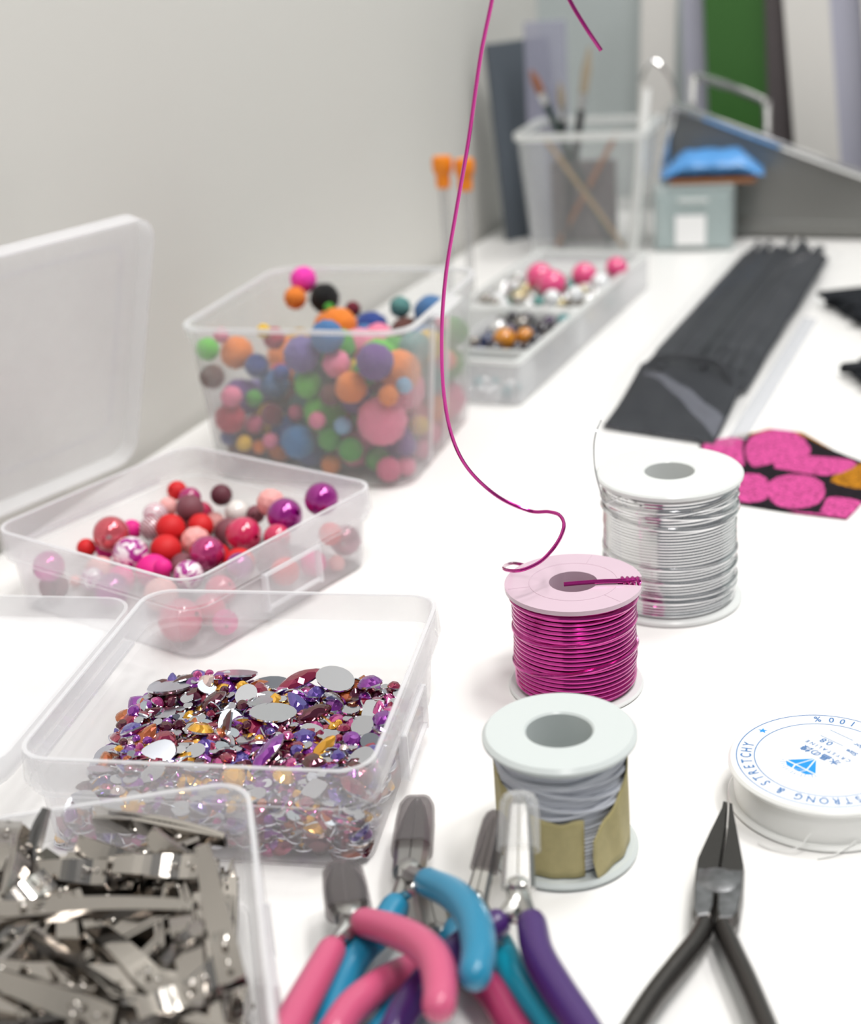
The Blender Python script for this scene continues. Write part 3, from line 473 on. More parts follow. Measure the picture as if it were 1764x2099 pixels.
# ================================================================== RHINESTONES
def outline(shape, L, W, n=16):
    out = []
    for k in range(n):
        t = 2 * math.pi * k / n
        c, s_ = math.cos(t), math.sin(t)
        if shape == 'navette': out.append((L / 2 * c, W / 2 * s_ * abs(s_) ** 0.35))
        elif shape == 'teardrop': out.append((L / 2 * c, W / 2 * s_ * (1 - 0.42 * c) * 0.95))
        elif shape == 'square':
            q = (abs(c) ** 5 + abs(s_) ** 5) ** -0.2; out.append((L / 2 * c * q, W / 2 * s_ * q))
        elif shape == 'flower':
            q = 0.86 + 0.14 * math.cos(5 * t); out.append((L / 2 * c * q, W / 2 * s_ * q))
        else: out.append((L / 2 * c, W / 2 * s_))
    return out
GDEF = [('round', 2.6, 2.6, 1.1, 12), ('round', 3.8, 3.8, 1.6, 12), ('round', 5.2, 5.2, 2.0, 14), ('round', 7.0, 7.0, 2.4, 16), ('oval', 8, 5.8, 2.0, 16), ('oval', 12.5, 8.5, 2.4, 18), ('navette', 9.5, 4.4, 1.9, 14), ('navette', 14, 6.5, 2.3, 16), ('teardrop', 8.5, 5.8, 2.1, 16), ('teardrop', 6, 4.2, 1.8, 14), ('square', 5.5, 5.5, 2.0, 16), ('square', 8, 5.5, 2.1, 16), ('flower', 6.5, 6.5, 1.8, 20)]
def gem_geo(d):
    shape, L, W, h, n = d; o = outline(shape, L, W, n)
    rings = [(1.0, 0), (1.0, h * 0.22), (0.80, h * 0.62), (0.50, h * 0.95)]
    vs = []
    for k, (s_, z) in enumerate(rings):
        for i in range(n):
            if k in (2,):   # half-step ring for triangular facets
                a, b = o[i], o[(i + 1) % n]; p = ((a[0] + b[0]) / 2, (a[1] + b[1]) / 2)
            else: p = o[i]
            vs.append((p[0] * s_, p[1] * s_, z))
    vs.append((0, 0, h))
    fs = [(tuple(range(n - 1, -1, -1)), 1)]
    for i in range(n):
        j = (i + 1) % n
        fs.append(((i, j, n + j, n + i), 1))
        fs += [((n + i, n + j, 2 * n + i), 0), ((n + j, 2 * n + j, 2 * n + i), 0)]
        fs += [((2 * n + i, 2 * n + j, 3 * n + j), 0), ((2 * n + i, 3 * n + j, 3 * n + i), 0)]
        fs.append(((3 * n + i, 3 * n + j, 4 * n), 0))
    return vs, fs
GEO = []
def gem_mesh(k):
    vs, fs = GEO[k]; mb = MB()
    for f, m in fs: mb.add([], [], 0); mb.f.append(f); mb.m.append(m)
    mb.v = vs
    return mb.build('rhinestone', [M_GEM, M_MIRROR], link=False).data
GCOL = [((.30, .006, .06), 'ruby red'), ((.24, .02, .34), 'purple'), ((.55, .06, .28), 'pink'), ((.85, .42, .02), 'amber gold'), ((.10, .06, .36), 'blue violet'), ((.09, .004, .025), 'dark garnet'), ((.75, .58, .54), 'pale rose'), ((.45, .10, .02), 'copper')]
GW = [22, 18, 10, 13, 10, 24, 4, 6]
GDEF = [(a, L * 1.18, W * 1.18, h_ * 1.1, n) for a, L, W, h_, n in GDEF]
GEO = [gem_geo(d) for d in GDEF]; GM = [gem_mesh(k) for k in range(len(GDEF))]
g = random.Random(11)
def sstep(a, b, x): t = min(1, max(0, (x - a) / (b - a))); return t * t * (3 - 2 * t)
def heap(x, y):
    h = 19 * sstep(31, 20, y) * sstep(-49, -36, x) * (0.90 + 0.10 * math.sin(x * 0.13 + 1) * math.cos(y * 0.11))
    h += 3.0 * math.exp(-((x + 20) ** 2 + (y - 16) ** 2) / 180)
    if y < -20: h *= 0.82 + 0.18 * sstep(-50, -20, y)
    return h
HX, HY = 45.0, 48.0
ind = []
def put_gem(x, y, z, k, rot, col, label):
    o = bpy.data.objects.new('rhinestone', GM[k]); COL.objects.link(o)
    o.location = [q * MM for q in in_box(GEM, x, y, z)]
    o.rotation_euler = (Matrix.Rotation(R(GEM[2]), 3, 'Z') @ rot).to_euler(); o.color = (*col, 1)
    return tag(o, label, 'rhinestone', 'rhinestones in the clear box')
SH = {'round': 'round', 'oval': 'oval', 'navette': 'pointed oval', 'teardrop': 'teardrop', 'square': 'square cut', 'flower': 'scalloped'}
def glabel(k, face, ci, x, y, z, where):
    d = GDEF[k]; size = 'tiny' if d[1] < 3.5 else 'small' if d[1] < 6 else 'medium' if d[1] < 9 else 'large'
    fb, lr = zone(x, y + 8, 40, 36)
    lr = {'wall side': 'lid side', 'aisle side': 'latch side', 'centre': 'centre'}[lr]
    if face == 'back': return f'{size} {SH[d[0]]} rhinestone, silver foil back showing, {where} {fb} {lr}'
    return f'{size} {SH[d[0]]} {GCOL[ci][1]} rhinestone, facets {"up" if face == "up" else "tilted"}, {where} {fb} {lr}'
def rand_rot(face, tilt, yaw):
    r = Matrix.Rotation(yaw, 3, 'Z')
    if face == 'back': r = Matrix.Rotation(math.pi, 3, 'X') @ r
    return Matrix.Rotation(R(g.uniform(0, 360)), 3, 'Z') @ Matrix.Rotation(R(tilt), 3, 'X') @ Matrix.Rotation(R(g.uniform(0, 360)), 3, 'Z') @ r
count = 0; placed = []
# hand-set large ovals lying foil side up along the back ridge, and a few showpieces
for (x, y, k, face, ci, tilt) in [(-34, 24, 5, 'back', 1, 24), (-23, 25, 5, 'back', 0, 20), (-11, 22, 5, 'back', 4, 18), (-3, 24, 7, 'back', 1, 25), (10, 21, 7, 'up', 0, 12), (22, 20, 5, 'back', 0, 14), (34, 17, 3, 'up', 1, 15), (-30, 12, 5, 'back', 6, 10), (8, -2, 5, 'back', 1, 12), (-12, -12, 3, 'up', 3, 22), (-33, -12, 4, 'back', 1, 30), (-35, -32, 8, 'back', 1, 20), (5, -33, 8, 'up', 3, 20), (20, -34, 4, 'up', 3, 25), (-20, -26, 8, 'back', 1, 35), (36, -4, 4, 'back', 4, 12), (41, -22, 8, 'back', 6, 14), (30, -38, 10, 'back', 5, 18), (-8, -30, 4, 'back', 1, 16), (12, -22, 7, 'up', 1, 30), (40, -36, 8, 'up', 0, 25), (20, 2, 6, 'up', 5, 55), (-4, 9, 4, 'back', 4, 16), (2, 4, 3, 'back', 1, 10)]:
    placed.append((x, y, GDEF[k][1]))
    put_gem(x, y, heap(x, y) + (2.6 if y > 14 else 1.7), k, rand_rot(face, tilt, g.uniform(0, 6.3)), GCOL[ci][0], glabel(k, face, ci, x, y, 0, 'top')); count += 1
tries = 0
while count < 222 and tries < 20000:      # the top of the heap
    tries += 1
    x = g.uniform(-HX, HX); y = g.uniform(-HY, 30); hh = heap(x, y)
    if hh < 2.0: continue
    k = g.choices(range(13), [16, 20, 22, 9, 12, 5, 10, 3, 10, 12, 8, 4, 5])[0]
    rad = GDEF[k][1] / 2
    if abs(x) > 47.5 - rad or y < -50.5 + rad: continue
    if any((x - a) ** 2 + (y - b) ** 2 < (0.40 * (GDEF[k][1] + c)) ** 2 for a, b, c in placed): continue
    placed.append((x, y, GDEF[k][1]))
    face = g.choices(['back', 'up', 'side'], [52, 33, 15])[0]
    tilt = g.uniform(35, 75) if face == 'side' else abs(g.gauss(0, 17))
    ci = g.choices(range(8), GW)[0]
    put_gem(x, y, hh + 0.4 + (0.5 if face != 'side' else 0), k, rand_rot(face, tilt, g.uniform(0, 6.3)), GCOL[ci][0], glabel(k, face, ci, x, y, hh, 'top')); count += 1
placed2 = []; tries = 0
while count < 300 and tries < 20000:      # pressed against the front wall
    tries += 1
    x = g.uniform(-40, 43); z = g.uniform(2.5, 17); k = g.choices(range(13), [14, 20, 24, 9, 12, 3, 8, 2, 10, 12, 8, 5, 7])[0]
    rad = GDEF[k][1] / 2
    if z > heap(x, -44) - 1 or z < rad or abs(x) > 44 - rad: continue
    if any((x - a) ** 2 + (z - b) ** 2 < (0.42 * (GDEF[k][1] + c)) ** 2 for a, b, c in placed2): continue
    placed2.append((x, z, GDEF[k][1]))
    face = g.choices(['back', 'up'], [45, 55])[0]
    ci = g.choices(range(8), GW)[0]
    rot = Matrix.Rotation(R(90), 3, 'X') @ Matrix.Rotation(R(g.uniform(-16, 16)), 3, 'Y') @ Matrix.Rotation(R(g.uniform(-16, 16)), 3, 'X') @ Matrix.Rotation(g.uniform(0, 6.3), 3, 'Z')
    if face == 'back': rot = rot @ Matrix.Rotation(math.pi, 3, 'X')
    yy = -46.3 - (z / 34) * 2.0
    put_gem(x, yy + (0.8 if face == 'up' else 0), z, k, rot, GCOL[ci][0], glabel(k, face, ci, x, -50, z, 'seen through front wall')); count += 1
# all the other stones, past the first 300: one mass
VS = []; FS = []; MI = []; CO = []
def mass(x, y, z, k, rot, col):
    vs, fs = GEO[k]; o = len(VS)
    for v in vs:
        q = rot @ Vector(v); VS.append(((x + q.x) * MM, (y + q.y) * MM, (z + q.z) * MM))
    for f, m in fs: FS.append(tuple(i + o for i in f)); MI.append(m); CO.append(col)
for _ in range(2600):
    x = g.uniform(-HX, HX); y = g.uniform(-HY, 31); hh = heap(x, y)
    if hh < 0.8: continue
    k = g.choices(range(13), [26, 26, 20, 6, 8, 1, 8, 1, 8, 12, 8, 3, 3])[0]; rad = GDEF[k][1] / 2
    lay = g.random()
    z = max(2.2, hh - 1.2 - 3.2 * lay)
    if g.random() < 0.12: y = -HY + 2.2 + g.random() * 2; z = g.uniform(2.5, max(2.6, heap(x, y) - 1))
    elif g.random() < 0.10: x = HX - 2.0 - g.random(); z = g.uniform(2.5, max(2.6, heap(x, y) - 1))
    if abs(x) > 47 - rad * 0.8 or y < -49.5 + rad * 0.8: continue
    face = g.choices(['back', 'up', 'side'], [46, 30, 24])[0]
    tilt = g.uniform(35, 80) if face == 'side' else abs(g.gauss(0, 24))
    mass(x, y, z, k, rand_rot(face, tilt, g.uniform(0, 6.3)), (*GCOL[g.choices(range(8), GW)[0]][0], 1))
me = bpy.data.meshes.new('rhinestones'); me.from_pydata(VS, [], FS)
me.materials.append(M_GEMS); me.materials.append(M_MIRROR); me.polygons.foreach_set('material_index', MI)
ca = me.color_attributes.new('tint', 'FLOAT_COLOR', 'CORNER'); flat = []
for p, c in zip(me.polygons, CO): flat += list(c) * p.loop_total
ca.data.foreach_set('color', flat)
o = bpy.data.objects.new('rhinestones', me); COL.objects.link(o)
o.location = (GEM[0] * MM, GEM[1] * MM, 0); o.rotation_euler = (0, 0, R(GEM[2]))
tag(o, 'mass of small mixed rhinestones filling the heap under the larger ones', 'rhinestones', kind='stuff')
# stray glitter stones on the floor and lid side of the box
for n_, (x, y, z) in enumerate([(-44, 14, 3), (-41, 30, 2), (-45, -6, 5), (20, 44, 2), (34, 40, 2), (2, 45, 2)]):
    put_gem(x, y, z, n_ % 2, rand_rot('up', 8, n_), GCOL[(n_ * 3) % 8][0], ['stray tiny stone by the lid hinge, alone', 'stray stone in the empty back lid corner', 'stray stone near the lid side wall', 'stray stone on bare box floor, back middle', 'stray stone on bare box floor, back latch corner', 'stray stone on bare box floor behind the heap'][n_])

# ================================================================== HAIR CLIPS
def clip_proto():
    t = thing('hair_clip', 'x', 'hair clip')
    n = 10
    def width(s): return 3.6 if s > 0.72 else 2.4 + 1.2 * s / 0.72
    # upper jaw: folded sheet-metal channel, slightly bowed, from tip (x = -24) to lever end (x = 24)
    mb = MB(); loops = []
    for i in range(n + 1):
        s_ = i / n; x = -24 + 48 * s_; w = width(s_); zz = 2.0 + 1.6 * math.sin(math.pi * min(1, s_ * 1.15)) + (1.6 * (s_ - 0.75) * 4 if s_ > 0.75 else 0)
        d = 1.5 if s_ < 0.7 else 0.7
        loops.append([(x, -w, zz - d), (x, -w, zz), (x, w, zz), (x, w, zz - d), (x, w - 0.45, zz - d), (x, w - 0.45, zz - 0.45), (x, -w + 0.45, zz - 0.45), (x, -w + 0.45, zz - d)])
    mb.loft(loops); mb.build('upper_jaw', M_CLIP, t)
    mb = MB(); loops = []
    for i in range(n + 1):
        s_ = i / n; x = -24 + 46 * s_; w = width(s_) - 0.2; zz = 0.4 - (2.4 * (s_ - 0.72) * 3 if s_ > 0.72 else 0)
        loops.append([(x, -w, zz + 1.2), (x, -w, zz), (x, w, zz), (x, w, zz + 1.2), (x, w - 0.45, zz + 1.2), (x, w - 0.45, zz + 0.45), (x, -w + 0.45, zz + 0.45), (x, -w + 0.45, zz + 1.2)])
    mb.loft(loops)
    for i in range(14):                               # teeth along both edges
        x = -22.5 + i * 1.9; w = width((x + 24) / 48) - 0.4
        for sgn in (-1, 1):
            mb.add([(x - 0.7, sgn * w, 1.4), (x + 0.7, sgn * w, 1.4), (x, sgn * w, 2.6), (x - 0.7, sgn * (w - 0.4), 1.4), (x + 0.7, sgn * (w - 0.4), 1.4), (x, sgn * (w - 0.4), 2.6)], [(0, 1, 2), (5, 4, 3), (0, 3, 4, 1), (1, 4, 5, 2), (2, 5, 3, 0)])
    mb.build('lower_jaw', M_CLIP, t)
    mb = MB(); mb.tube([(9 + 1.9 * math.cos(a * 0.7), -2.2 + 4.4 * a / 26, 1.7 + 1.5 * math.sin(a * 0.7)) for a in range(27)], 0.35, 5); mb.build('spring', M_CLIP, t, smooth=True)
    mb = MB()
    for x in (12.5, 19): mb.lathe([(0.15, 0.0), (0.9, -0.1), (0.9, 0.3), (0.5, 0.6), (0.1, 0.65)], 10, (x, 0, 3.7 + (0.9 if x > 15 else 0)))
    mb.build('rivet', M_CLIP, t, smooth=True)
    return t
proto = clip_proto(); first = True
def put_clip(p, q, roll_, label, scale=None):
    global first
    t = proto if first else copy_tree(proto); first = False
    p, q = Vector(p), Vector(q); d = (q - p); L = d.length; x = d.normalized()
    z = Vector((0, 0, 1)); y = z.cross(x).normalized(); z = x.cross(y)
    m = Matrix((x, y, z)).transposed() @ Matrix.Rotation(R(roll_), 3, 'X')
    k = (scale or L / 48.0)
    t.location = (p + q) * 0.5 * MM; t.rotation_euler = m.to_euler(); t.scale = (k, 0.84, 0.9)
    tag(t, label, 'hair clip', 'silver clips heaped in the clear box')
CX, CY = CLP[0], CLP[1]
for p, q, r_, lab in CLIPS:
    put_clip(p, q, r_, lab)
g = random.Random(3); nclip = 0
while nclip < 164:
    a = g.uniform(0, 2 * math.pi); L = g.uniform(42, 50); x = g.uniform(-46, 46); y = g.uniform(-46, 46); lev = (0, 1, 2, 3, 3)[nclip % 5]
    z = (5, 11, 16.5, 21.5)[lev] + g.uniform(-1.5, 1.5); dz = g.uniform(-3.5, 3.5)
    dx, dy = math.cos(a) * L / 2, math.sin(a) * L / 2; lim = 43.5 + z * 0.1
    if nclip >= 118:                              # a last lot filling in along two walls
        if nclip % 2: a = math.pi / 2 + g.uniform(-.12, .12); x = g.uniform(34, 43); y = g.uniform(-22, 22)
        else: a = g.uniform(-.12, .12); y = g.uniform(34, 43); x = g.uniform(-22, 22)
        dx, dy = math.cos(a) * L / 2, math.sin(a) * L / 2
    if max(abs(x + dx), abs(x - dx), abs(y + dy), abs(y - dy)) > lim + 1: continue
    if z + dz < 4 or z - dz < 4: dz = 0
    ax, ay, az = in_box(CLP, x - dx, y - dy, z - dz); bx, by, bz = in_box(CLP, x + dx, y + dy, z + dz)
    deg = (math.degrees(a)) % 180
    way = 'crosswise' if deg < 30 or deg > 150 else 'lengthwise' if 60 < deg < 120 else 'diagonally'
    fb, lr = zone(x, y, 46, 46)
    depth = ('bottom layer', 'second layer', 'third layer', 'upper layer')[lev]
    roll_ = g.choice([0, 0, 20, 70, 90, 180])
    face = {0: 'arm up', 20: 'tilted', 70: 'on edge', 90: 'on its side', 180: 'toothed jaw up'}[roll_]
    put_clip((ax, ay, az), (bx, by, bz), roll_, f'silver clip {face}, {way}, {depth}, {fb} {dict(zip(("wall side","aisle side","centre"),("outer edge","latch side","centre")))[lr]}'); nclip += 1

# ================================================================== SPOOLS
def disc(rin, rout, z0, z1, edge=0.6, seg=72):
    mb = MB(); e = edge
    mb.lathe([(rin, z0 + e * 0.5), (rin + e * 0.5, z0), (rout - e, z0), (rout, z0 + e), (rout, z1 - e), (rout - e, z1), (rin + e * 0.5, z1), (rin, z1 - e * 0.5)], seg, closed=True)
    return mb
def core(rin, rout, z0, z1):
    mb = MB(); mb.lathe([(rin, z0), (rout, z0), (rout, z1), (rin, z1)], 64, closed=True); return mb
def winding(Rw, z0, z1, n, rw, seed, jit=0.15, cross=(), seg=72, sides=8):
    g = random.Random(seed); mb = MB(); pts = []
    offs = [g.uniform(-jit, jit) for _ in range(n + 2)]
    tot = n * seg
    for i in range(tot + 1):
        t = i / tot; k = i / seg; j = int(k); f = k - j
        o = offs[j] * (1 - f) + offs[min(j + 1, n)] * f
        a = 2 * math.pi * k
        zz = z0 + (z1 - z0) * t + 0.35 * o * math.sin(a + j)
        rr = Rw + o * 0.8
        pts.append((rr * math.cos(a), rr * math.sin(a), zz))
    mb.tube(pts, rw, sides)
    for (zc, amp, ph, dr) in cross:
        mb.tube([((Rw + dr) * math.cos(2 * math.pi * i / 80), (Rw + dr) * math.sin(2 * math.pi * i / 80), zc + amp * math.sin(2 * math.pi * i / 80 + ph)) for i in range(80)], rw, sides, closed=True)
    return mb
# magenta spool
ms = thing('wire_spool', 'spool of magenta craft wire, one end rising high into the air', 'wire spool', (44.7, 431.8, 0))
disc(7.9, 22.4, 0, 1.6).build('lower_flange', M_SPOOLWHITE, ms, smooth=True)
core(7.9, 11.5, 1.2, 36.8).build('core', M_SPOOLPINK, ms, smooth=True)
winding(19.6, 2.4, 35.2, 21, 0.74, 4, 0.30, cross=[(13, 3.4, 2.2, 0.7), (33.0, 1.2, 3.6, 0.9), (24, 1.5, 2.0, 0.5)]).build('wire_winding', M_MAGWIRE, ms, smooth=True)
mb = MB(); mb.lathe([(15, 2), (19.0, 2), (19.0, 35.8), (15, 35.8)], 48, closed=True); mb.build('wire_under_layer', M_MAGWIRE, ms, smooth=True)
# upper flange with the notch that holds the wire end
NOTCH = math.degrees(math.atan2(TAIL[0][1] - 431.8, TAIL[0][0] - 44.7))
bm = bmesh.new(); radii = [7.9, 8.5, 11, 14.4, 17.5, 20, 21.9, 22.4]; seg = 120; vv = {}
def fv(i, j):
    if (i, j) not in vv:
        a = 2 * math.pi * j / seg; vv[(i, j)] = bm.verts.new((radii[i] * math.cos(a) * MM, radii[i] * math.sin(a) * MM, 36.2 * MM))
    return vv[(i, j)]
fs = []
for j in range(seg):
    for i in range(len(radii) - 1):
        if i >= 3 and (j >= seg - 3 or j <= 2): continue
        fs.append(bm.faces.new((fv(i, j), fv(i + 1, j), fv(i + 1, (j + 1) % seg), fv(i, (j + 1) % seg))))
ex = bmesh.ops.extrude_face_region(bm, geom=fs)
for v in ex['geom']:
    if isinstance(v, bmesh.types.BMVert): v.co.z += 1.5 * MM
bmesh.ops.recalc_face_normals(bm, faces=bm.faces)
me = bpy.data.meshes.new('upper_flange'); bm.to_mesh(me); bm.free(); me.materials.append(M_SPOOLPINK)
uf = bpy.data.objects.new('upper_flange', me); COL.objects.link(uf); uf.parent = ms
uf['label'] = 'pinkish white flange with a notch'
uf.rotation_euler = (0, 0, R(NOTCH))
mb = MB(); mb.tube([(14.4 * math.cos(a / 48 * 6.2832), 14.4 * math.sin(a / 48 * 6.2832), 37.7) for a in range(48)], 0.16, 6, closed=True)
for a in (75, 195, 315): mb.tube([(14.4 * math.cos(R(a)), 14.4 * math.sin(R(a)), 37.7), (21.5 * math.cos(R(a)), 21.5 * math.sin(R(a)), 37.7)], 0.14, 5)
mb.build('moulded_ridge', M_SPOOLPINK, uf, smooth=True)
def rel(pts, o): return [(p[0] - o[0], p[1] - o[1], p[2] - (o[2] if len(o) > 2 else 0)) for p in pts]
O = (44.7, 431.8)
lw = smooth_path(rel([(46, 451, 33.2), (38, 450.8, 33.6)] + LOOSE_WIRE, O), 8)
mb = MB(); mb.tube(lw, 0.62, 8); mb.build('loose_wire', M_MAGWIRE, ms, smooth=True)
tl = rel(TAIL, O)
mb = MB(); a = smooth_path(tl, 6)
mb.tube(a, 0.5, 8); mb.tube([p + Vector((-0.1, -0.95, -0.1)) for p in a], 0.5, 8)
rn = Matrix.Rotation(R(NOTCH), 3, 'Z')
for k in range(4):
    x0 = 15.6 + k * 1.65
    mb.tube([rn @ Vector((x0 + 0.07 * i, 1.35 * math.cos(2 * math.pi * i / 14), 37.6 + 1.25 * math.sin(2 * math.pi * i / 14))) for i in range(15)], 0.6, 6)
mb.build('wire_tail', M_MAGWIRE, ms, smooth=True)
# silver spool
ss = thing('wire_spool', 'large white spool of silver wire beside the printed fabric', 'wire spool', (87, 493, 0))
disc(8.9, 26.4, 0, 2.2).build('lower_flange', M_SPOOLWHITE, ss, smooth=True)
core(8.9, 13, 1.8, 49).build('core', M_SPOOLWHITE, ss, smooth=True)
disc(8.9, 26.4, 48.3, 50.5).build('upper_flange', M_SPOOLWHITE, ss, smooth=True)
mb = MB(); mb.lathe([(18, 2.4), (23.1, 2.4), (23.1, 47.5), (18, 47.5)], 48, closed=True); mb.build('wire_under_layer', M_SILWIRE, ss, smooth=True)
winding(23.6, 2.9, 46.8, 40, 0.58, 9, 0.22, cross=[(45, 1.8, 0.5, 0.6), (43.6, 2.2, 1.4, 0.9), (42.2, 1.5, 3.3, 0.8), (40.2, 2.4, 4.2, 1.0), (37.6, 1.3, 5.2, 0.9), (22, 0.8, 5.0, 0.7), (17, 0.9, 5.4, 0.7), (11, 0.6, 4.9, 0.7), (8.5, 0.7, 4.3, 0.6)]).build('wire_winding', M_SILWIRE, ss, smooth=True)
mb = MB(); mb.tube(smooth_path(rel([(73, 472.5, 46), (68, 476.5, 48)] + SILVER_END, (87, 493)), 6), 0.28, 6); mb.build('loose_wire', M_SILWIRE, ss, smooth=True)
# front spool of elastic cord, taped
ws = thing('cord_spool', 'white spool of pale grey cord wrapped in yellowed masking tape', 'cord spool', (30.2, 340, 0))
disc(8.9, 20.7, 0, 2.4, 0.9).build('lower_flange', M_SPOOLMILK, ws, smooth=True)
core(8.9, 11, 2.0, 36).build('core', M_SPOOLMILK, ws, smooth=True)
disc(8.9, 20.8, 34.6, 37.6, 1.1).build('upper_flange', M_SPOOLMILK, ws, smooth=True)
mb = MB(); mb.lathe([(11, 2.2), (15.7, 2.2), (15.7, 34.8), (11, 34.8)], 48, closed=True); mb.build('cord_under_layer', M_CORD, ws, smooth=True)
winding(16.2, 3.0, 33.8, 27, 0.62, 21, 0.25, cross=[(31.5, 2.2, 0.4, 0.8), (30.5, 2.8, 1.5, 1.0), (28.5, 2.6, 2.4, 1.0), (27.5, 3.0, 3.3, 1.1), (26.2, 3.4, 4.4, 1.1), (24.5, 2.8, 5.3, 1.1), (23, 3.2, 0.9, 0.9)]).build('cord_winding', M_CORD, ws, smooth=True)
def tape(t0, t1, top, bot, rad, name, n=40, mth=8):
    mb = MB(); vs = []; fs = []
    for i in range(n + 1):
        th = t0 + (t1 - t0) * i / n
        for j in range(mth + 1):
            z = bot(th) + (top(th) - bot(th)) * j / mth; r = rad(th, j / mth)
            a = R(-90 + th); vs.append((r * math.cos(a), r * math.sin(a), z))
    for i in range(n):
        for j in range(mth):
            a = i * (mth + 1) + j; fs.append((a, a + mth + 1, a + mth + 2, a + 1))
    mb.add(vs, fs); o = mb.build(name, M_TAPE, ws, smooth=True)
    s_ = o.modifiers.new('thickness', 'SOLIDIFY'); s_.thickness = 0.0002
    return o
def lerp(pts, x):
    for (a, p), (b, q) in zip(pts, pts[1:]):
        if x <= b: return p + (q - p) * max(0, (x - a) / (b - a))
    return pts[-1][1]
tape(-200, 13, lambda t: lerp([(-200, 29), (-100, 30), (-75, 29), (-45, 23.5), (-20, 20), (13, 20)], t) + 0.4 * math.sin(t * .21), lambda t: 2.8, lambda t, s_: 18.0 + 0.15 * math.sin(t * .3 + s_ * 3), 'masking_tape', 60)
tape(17, 150, lambda t: lerp([(17, 15), (27, 18.5), (40, 20.5), (58, 25), (75, 31), (150, 31)], t), lambda t: lerp([(17, 9), (22, 1.0), (30, 2.6), (60, 3.2), (150, 3)], t), lambda t, s_: 18.2 + max(0, (45 - t) / 28) ** 2 * 2.6 + (0.5 * math.sin(t * .25 + s_ * 4)) * 0.4, 'masking_tape', 44)
# stretchy clear cord spool with a printed label
CC = (106.0, 354.6)
cs = thing('cord_spool', 'flat clear spool of stretchy cord with blue printed round label', 'cord spool', (*CC, 0))
disc(6, 26.6, 0, 1.6, 0.6).build('lower_flange', M_SPOOLCLEAR, cs, smooth=True)
mb = MB(); mb.lathe([(10, 1.5), (24.6, 1.5), (24.9, 4), (25.0, 7), (24.8, 10), (24.6, 11.2), (10, 11.2)], 72, closed=True); mb.build('cord_winding', M_NYLON, cs, smooth=True)
disc(3, 26.6, 11.0, 13.2, 0.8).build('upper_flange', M_SPOOLCLEAR, cs, smooth=True)
mb = MB(); mb.lathe([(0.05, 13.2), (25.2, 13.2), (25.2, 13.36), (0.05, 13.36)], 72); lab = mb.build('label', M_LABEL, cs)
lab['label'] = 'round white paper label printed in blue'
lab.rotation_euler = (0, 0, R(125.6))
ZL = 13.42
mb = MB()
for r_, w in ((24.2, 0.17), (19.2, 0.17)):
    mb.lathe([(r_ - w, ZL - 0.04), (r_ + w, ZL - 0.04), (r_ + w, ZL), (r_ - w, ZL)], 96, closed=True)
mb.build('printed_ring', M_INK, lab)
def text_mesh(body, size, name='printed_text', m=M_INK, shear=0.0):
    cu = bpy.data.curves.new('txt', 'FONT'); cu.body = body; cu.size = size * MM; cu.align_x = 'CENTER'; cu.shear = shear
    cu.extrude = 0.00002; cu.resolution_u = 4; cu.offset = 0.02 * size * MM
    o = bpy.data.objects.new('txt', cu); COL.objects.link(o)
    dg = bpy.context.evaluated_depsgraph_get(); me = bpy.data.meshes.new_from_object(o.evaluated_get(dg))
    bpy.data.objects.remove(o); bpy.data.curves.remove(cu)
    me.materials.clear(); me.materials.append(m); me.name = name
    return me
def put_text(parts, name, parent, m=M_INK):
    """joins glyph meshes (mesh, matrix) into one printed line"""
    bm = bmesh.new()
    for me, mx in parts:
        b2 = bmesh.new(); b2.from_mesh(me); b2.transform(mx); t_ = bpy.data.meshes.new('tmp'); b2.to_mesh(t_); b2.free(); bm.from_mesh(t_); bpy.data.meshes.remove(t_)
    me = bpy.data.meshes.new(name); bm.to_mesh(me); bm.free(); me.materials.append(m)
    o = bpy.data.objects.new(name, me); COL.objects.link(o); o.parent = parent; return o
def arc_text(body, size, rad, a0, a1, inward, wid):
    parts = []; tot = sum(wid.get(ch, 1.0) for ch in body); acc = 0
    for ch in body:
        w = wid.get(ch, 1.0); a = a0 + (a1 - a0) * (acc + w / 2) / tot; acc += w
        if ch == ' ': continue
        me = text_mesh(ch, size)
        mx = Matrix.Translation((rad * MM * math.cos(R(a)), rad * MM * math.sin(R(a)), ZL * MM)) @ Matrix.Rotation(R(a + (90 if inward else -90)), 4, 'Z') @ Matrix.Diagonal((0.78, 1.0, 1.0, 1.0))
        parts.append((me, mx))
    return parts
WID = {' ': 0.6, 'I': 0.5, '&': 1.2, 'N': 1.1, 'O': 1.15, 'G': 1.15, '%': 1.2, '1': .75, '0': .8}
put_text(arc_text('STRONG & STRETCHY', 4.3, 20.1, 158, 22, False, WID), 'printed_text', lab)
put_text(arc_text('ポリウレタン 100%', 4.0, 23.2, -146, -40, True, WID), 'printed_text', lab)
def flat_text(body, size, x, y, sx=1.0, shear=0.0, name='printed_text'):
    me = text_mesh(body, size, shear=shear)
    return put_text([(me, Matrix.Translation((x * MM, y * MM, ZL * MM)) @ Matrix.Diagonal((sx, 1, 1, 1)))], name, lab)
flat_text('水晶の線', 3.3, 1.8, -1.9, 1.0)
flat_text('C R Y S T A L I N E', 2.0, 1.8, -4.7, 0.95)
flat_text('Size', 2.4, -3.2, -8.9)
flat_text('0.8', 3.2, 5.2, -8.6)
flat_text('Color', 2.4, -3.6, -13.2)
mb = MB(); mb.box((4.6, -9.2, ZL), (8, 0.2, 0.04)); mb.box((4.6, -13.6, ZL), (8, 0.2, 0.04)); mb.build('printed_rule', M_INK, lab)
